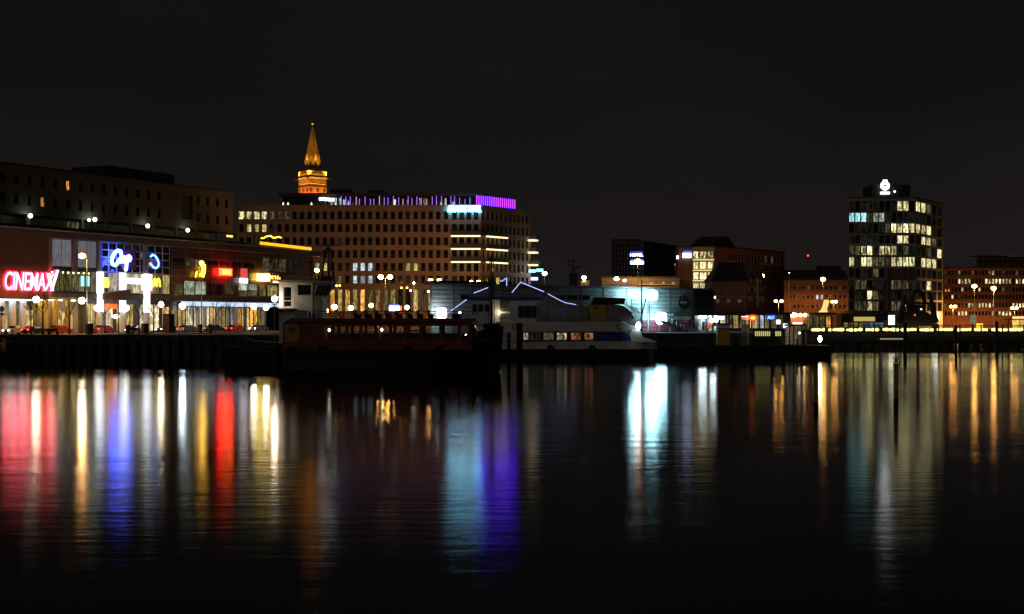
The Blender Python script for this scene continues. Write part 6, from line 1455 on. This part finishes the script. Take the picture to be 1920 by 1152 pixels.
def bin_(t):
    b = MB(); b.cyl((0,0,0), (0,0,1.35), .38, .42, 12); b.build('body', M_dark, t); b = MB(); b.cyl((0,0,1.35), (0,0,1.5), .45, .2, 12); b.build('lid', M_black, t)
def cabinet(t):
    b = MB(); b.box(-.55, -.3, 0, .55, .3, 1.5); b.build('body', M_dark, t); b = MB(); b.prism([(-.6, 1.5), (.6, 1.5), (.5, 1.66), (-.5, 1.66)], -.36, .36); b.build('lid', M_black, t)
def bench(t):
    b = MB(); b.box(-1.1, -.25, .42, 1.1, .25, .48); b.build('seat', M_dark, t); b = MB(); b.box(-1.1, .2, .55, 1.1, .27, .95); b.build('backrest', M_dark, t)
    for s in (-1, 1): b = MB(); b.box(s*.85-.05, -.22, 0, s*.85+.05, .24, .42); b.build('leg', M_black, t)
quay_item(316, -20, 'planter', 'tall dark planter box on the promenade left of the shop canopy', 'planter', planter)
quay_item(168, -22, 'switch_cabinet', 'dark switch cabinet on the promenade by the first white pillar', 'cabinet', cabinet, 'dark cabinets on the promenade')
quay_item(272, -24, 'switch_cabinet', 'dark switch cabinet on the promenade by the third white pillar', 'cabinet', cabinet, 'dark cabinets on the promenade')
for px, lab in ((240, 'dark litter bin on the promenade right of the second white pillar'), (375, 'dark litter bin on the promenade below the yellow green neon figure'), (394, 'dark litter bin on the promenade left of the red neon sign')): quay_item(px, -24, 'litter_bin', lab, 'bin', bin_, 'litter bins on the promenade')
for px, lab in ((255, 'dark bench on the promenade between second and third white pillar'), (100, 'dark bench on the promenade in front of the cinema entrance')): quay_item(px, -24, 'bench', lab, 'bench', bench, 'benches on the promenade')
# traffic sign at the left edge
t = quay_item(3, -14.6, 'traffic_sign', 'round blue traffic sign at the left edge of the street', 'sign', lambda t: None)
b = MB(); b.cyl((0,0,0), (0,0,4.4), .05); b.build('post', M_grey, t); b = MB(); b.cyl((0,-.06,3.9), (0,-.1,3.9), .45, None, 20); b.build('disc', M_blue, t); b = MB(); b.box(-.35, -.12, 2.9, .35, -.08, 3.3); b.build('plate', M_blue, t)
# small launch at the left edge
FQ = Frame(-60, 200, 34, 200, 0); LQ = FQ.thing('moored_launch', 'dark launch bow at the quay wall at the left edge', 'boat'); b = MB()
b.loft([[(FQ.x(p), 1.6-h, z), (FQ.x(p), 1.6-h*.7, -.3), (FQ.x(p), 1.6+h*.7, -.3), (FQ.x(p), 1.6+h, z)] for p, h, z in ((-60, 1.5, 1.3), (-10, 1.6, 1.4), (14, 1.1, 1.7), (32, .15, 2.1))]); b.build('hull', M_pont, LQ)
b = MB(); b.prism([(FQ.x(-55), 1.3), (FQ.x(2), 1.3), (FQ.x(-4), 3.3), (FQ.x(-50), 3.3)], .6, 2.6); b.build('cabin', M_dark, LQ); b = MB(); b.box(FQ.x(-52), .5, 3.3, FQ.x(0), 2.7, 3.42); b.build('roof', M_dark, LQ)
b = MB(); b.tube([(FQ.x(2), 1.6, 1.6), (FQ.x(8), 1.6, 3.2), (FQ.x(20), 1.6, 2.9)], .04); b.build('rail', M_grey, LQ)

# ================================================================== QUAY FURNITURE AND ROOF CLUTTER
def on_quay(px): u = (px-CX)/FPX; x = u*206; return (u*(208+(x+33)*5/567), 208+(x+33)*5/567)
for px, lab in ((70, 'steel ladder down the quay wall below the cinema sign'), (330, 'steel ladder down the quay wall below the shop canopy')):
    x, y = on_quay(px); t = thing('quay_ladder', lab, 'ladder', (x, y-.45, 0), 0, 'ladders on the quay wall')
    for q in (-.25, .25): b = MB(); b.cyl((q,0,-.4), (q,0,G+.5), .035); b.build('stile', M_grey, t)
    for k in range(12): b = MB(); b.cyl((-.25,0,.1+k*.32), (.25,0,.1+k*.32), .025); b.build('rung', M_grey, t)
for px, lab in ((30, 'tyre fender on the quay wall at the left edge'), (140, 'tyre fender on the quay wall below the foyer'), (235, 'tyre fender on the quay wall below the second white pillar'), (400, 'tyre fender on the quay wall below the red neon sign')):
    x, y = on_quay(px); t = thing('tyre_fender', lab, 'fender', (x, y-.5, 0), 0, 'tyre fenders on the quay wall'); b = MB(); b.torus((0,0,1.7), .42, .16, 'y', 16, 6); b.build('tyre', M_rubber, t); b = MB(); b.tube([(0,0,2.1),(0,.2,G)], .03); b.build('chain', M_black, t)
p = at(1098, 543, 300); t = thing('roof_cabin', 'small yellow and red cabin behind the terminal roof under a floodlight mast', 'cabin', (p.x, 300, G)); z = p.z-G
b = MB(); b.box(-1, 0, 0, .9, 2, z+1.9); b.build('yellow_part', mat('cabin_yellow', (.5, .38, .14), .6), t); b = MB(); b.box(.2, -.2, z+.1, 1.1, -.003, z+1.0); b.build('red_part', M_orange, t)
b = MB(); b.ball((-.3, -.5, z+2.0), .2, 8, 6); b.build('lamp', em('cabin_roof_lamp', (1, .86, .55), 24), t); b = MB(); b.cyl((-.3, -.5, 0), (-.3, -.5, z+1.9), .05); b.build('lamp_post', M_black, t)
p = at(1160, 541, 300); t = thing('white_parapet', 'short white railing wall behind the terminal roof', 'wall', (p.x, 300, G)); z = p.z-G
b = MB(); b.box(-2.6, 0, 0, 2.6, .3, z); b.build('wall', M_dark, t)
for i in range(7): b = MB(); x = -2.6+i*.86; b.box(x-.05, 0, z, x+.05, .1, z+.75); b.build('post', M_white, t)
b = MB(); b.box(-2.7, 0, z+.75, 2.7, .12, z+.85); b.build('rail', M_white, t); b = MB(); b.box(-2.3, .3, z+.1, 2.0, .4, z+.22); b.build('light_tube', em('parapet_tube', (.9, .95, 1), 2.5), t)
for px, py, D, c_, lab in ((1254, 543, 300, (1, .8, .3), 'tiny yellow lamp on the terminal roof right of the bigger floodlight'), (862, 586, 236, (.6, .9, 1), 'tiny bluish lamp on the terminal wall right of the big left floodlight'), (770, 545, 350, (.6, .75, 1), 'tiny bluish lamp left of the white lit pole'), (803, 547, 345, (.5, .7, 1), 'tiny blue lamp at the terminal left corner'), (1340, 558, 300, (.9, 1, .95), 'white lamp in the open end of the terminal'), (1318, 577, 290, (1, .8, .5), 'tiny warm lamp in the dark open end of the terminal')):
    p = at(px, py, D); t = thing('small_lamp', lab, 'lamp', (p.x, p.y, G), 0, 'small lamps around the terminal'); z = p.z-G; b = MB(); b.ball((0,0,z), .22, 8, 6); b.build('lens', em('small_%d' % px, c_, 14), t); b = MB(); b.cyl((0,.1,0), (0,.1,z-.1), .05); b.build('post', M_black, t)
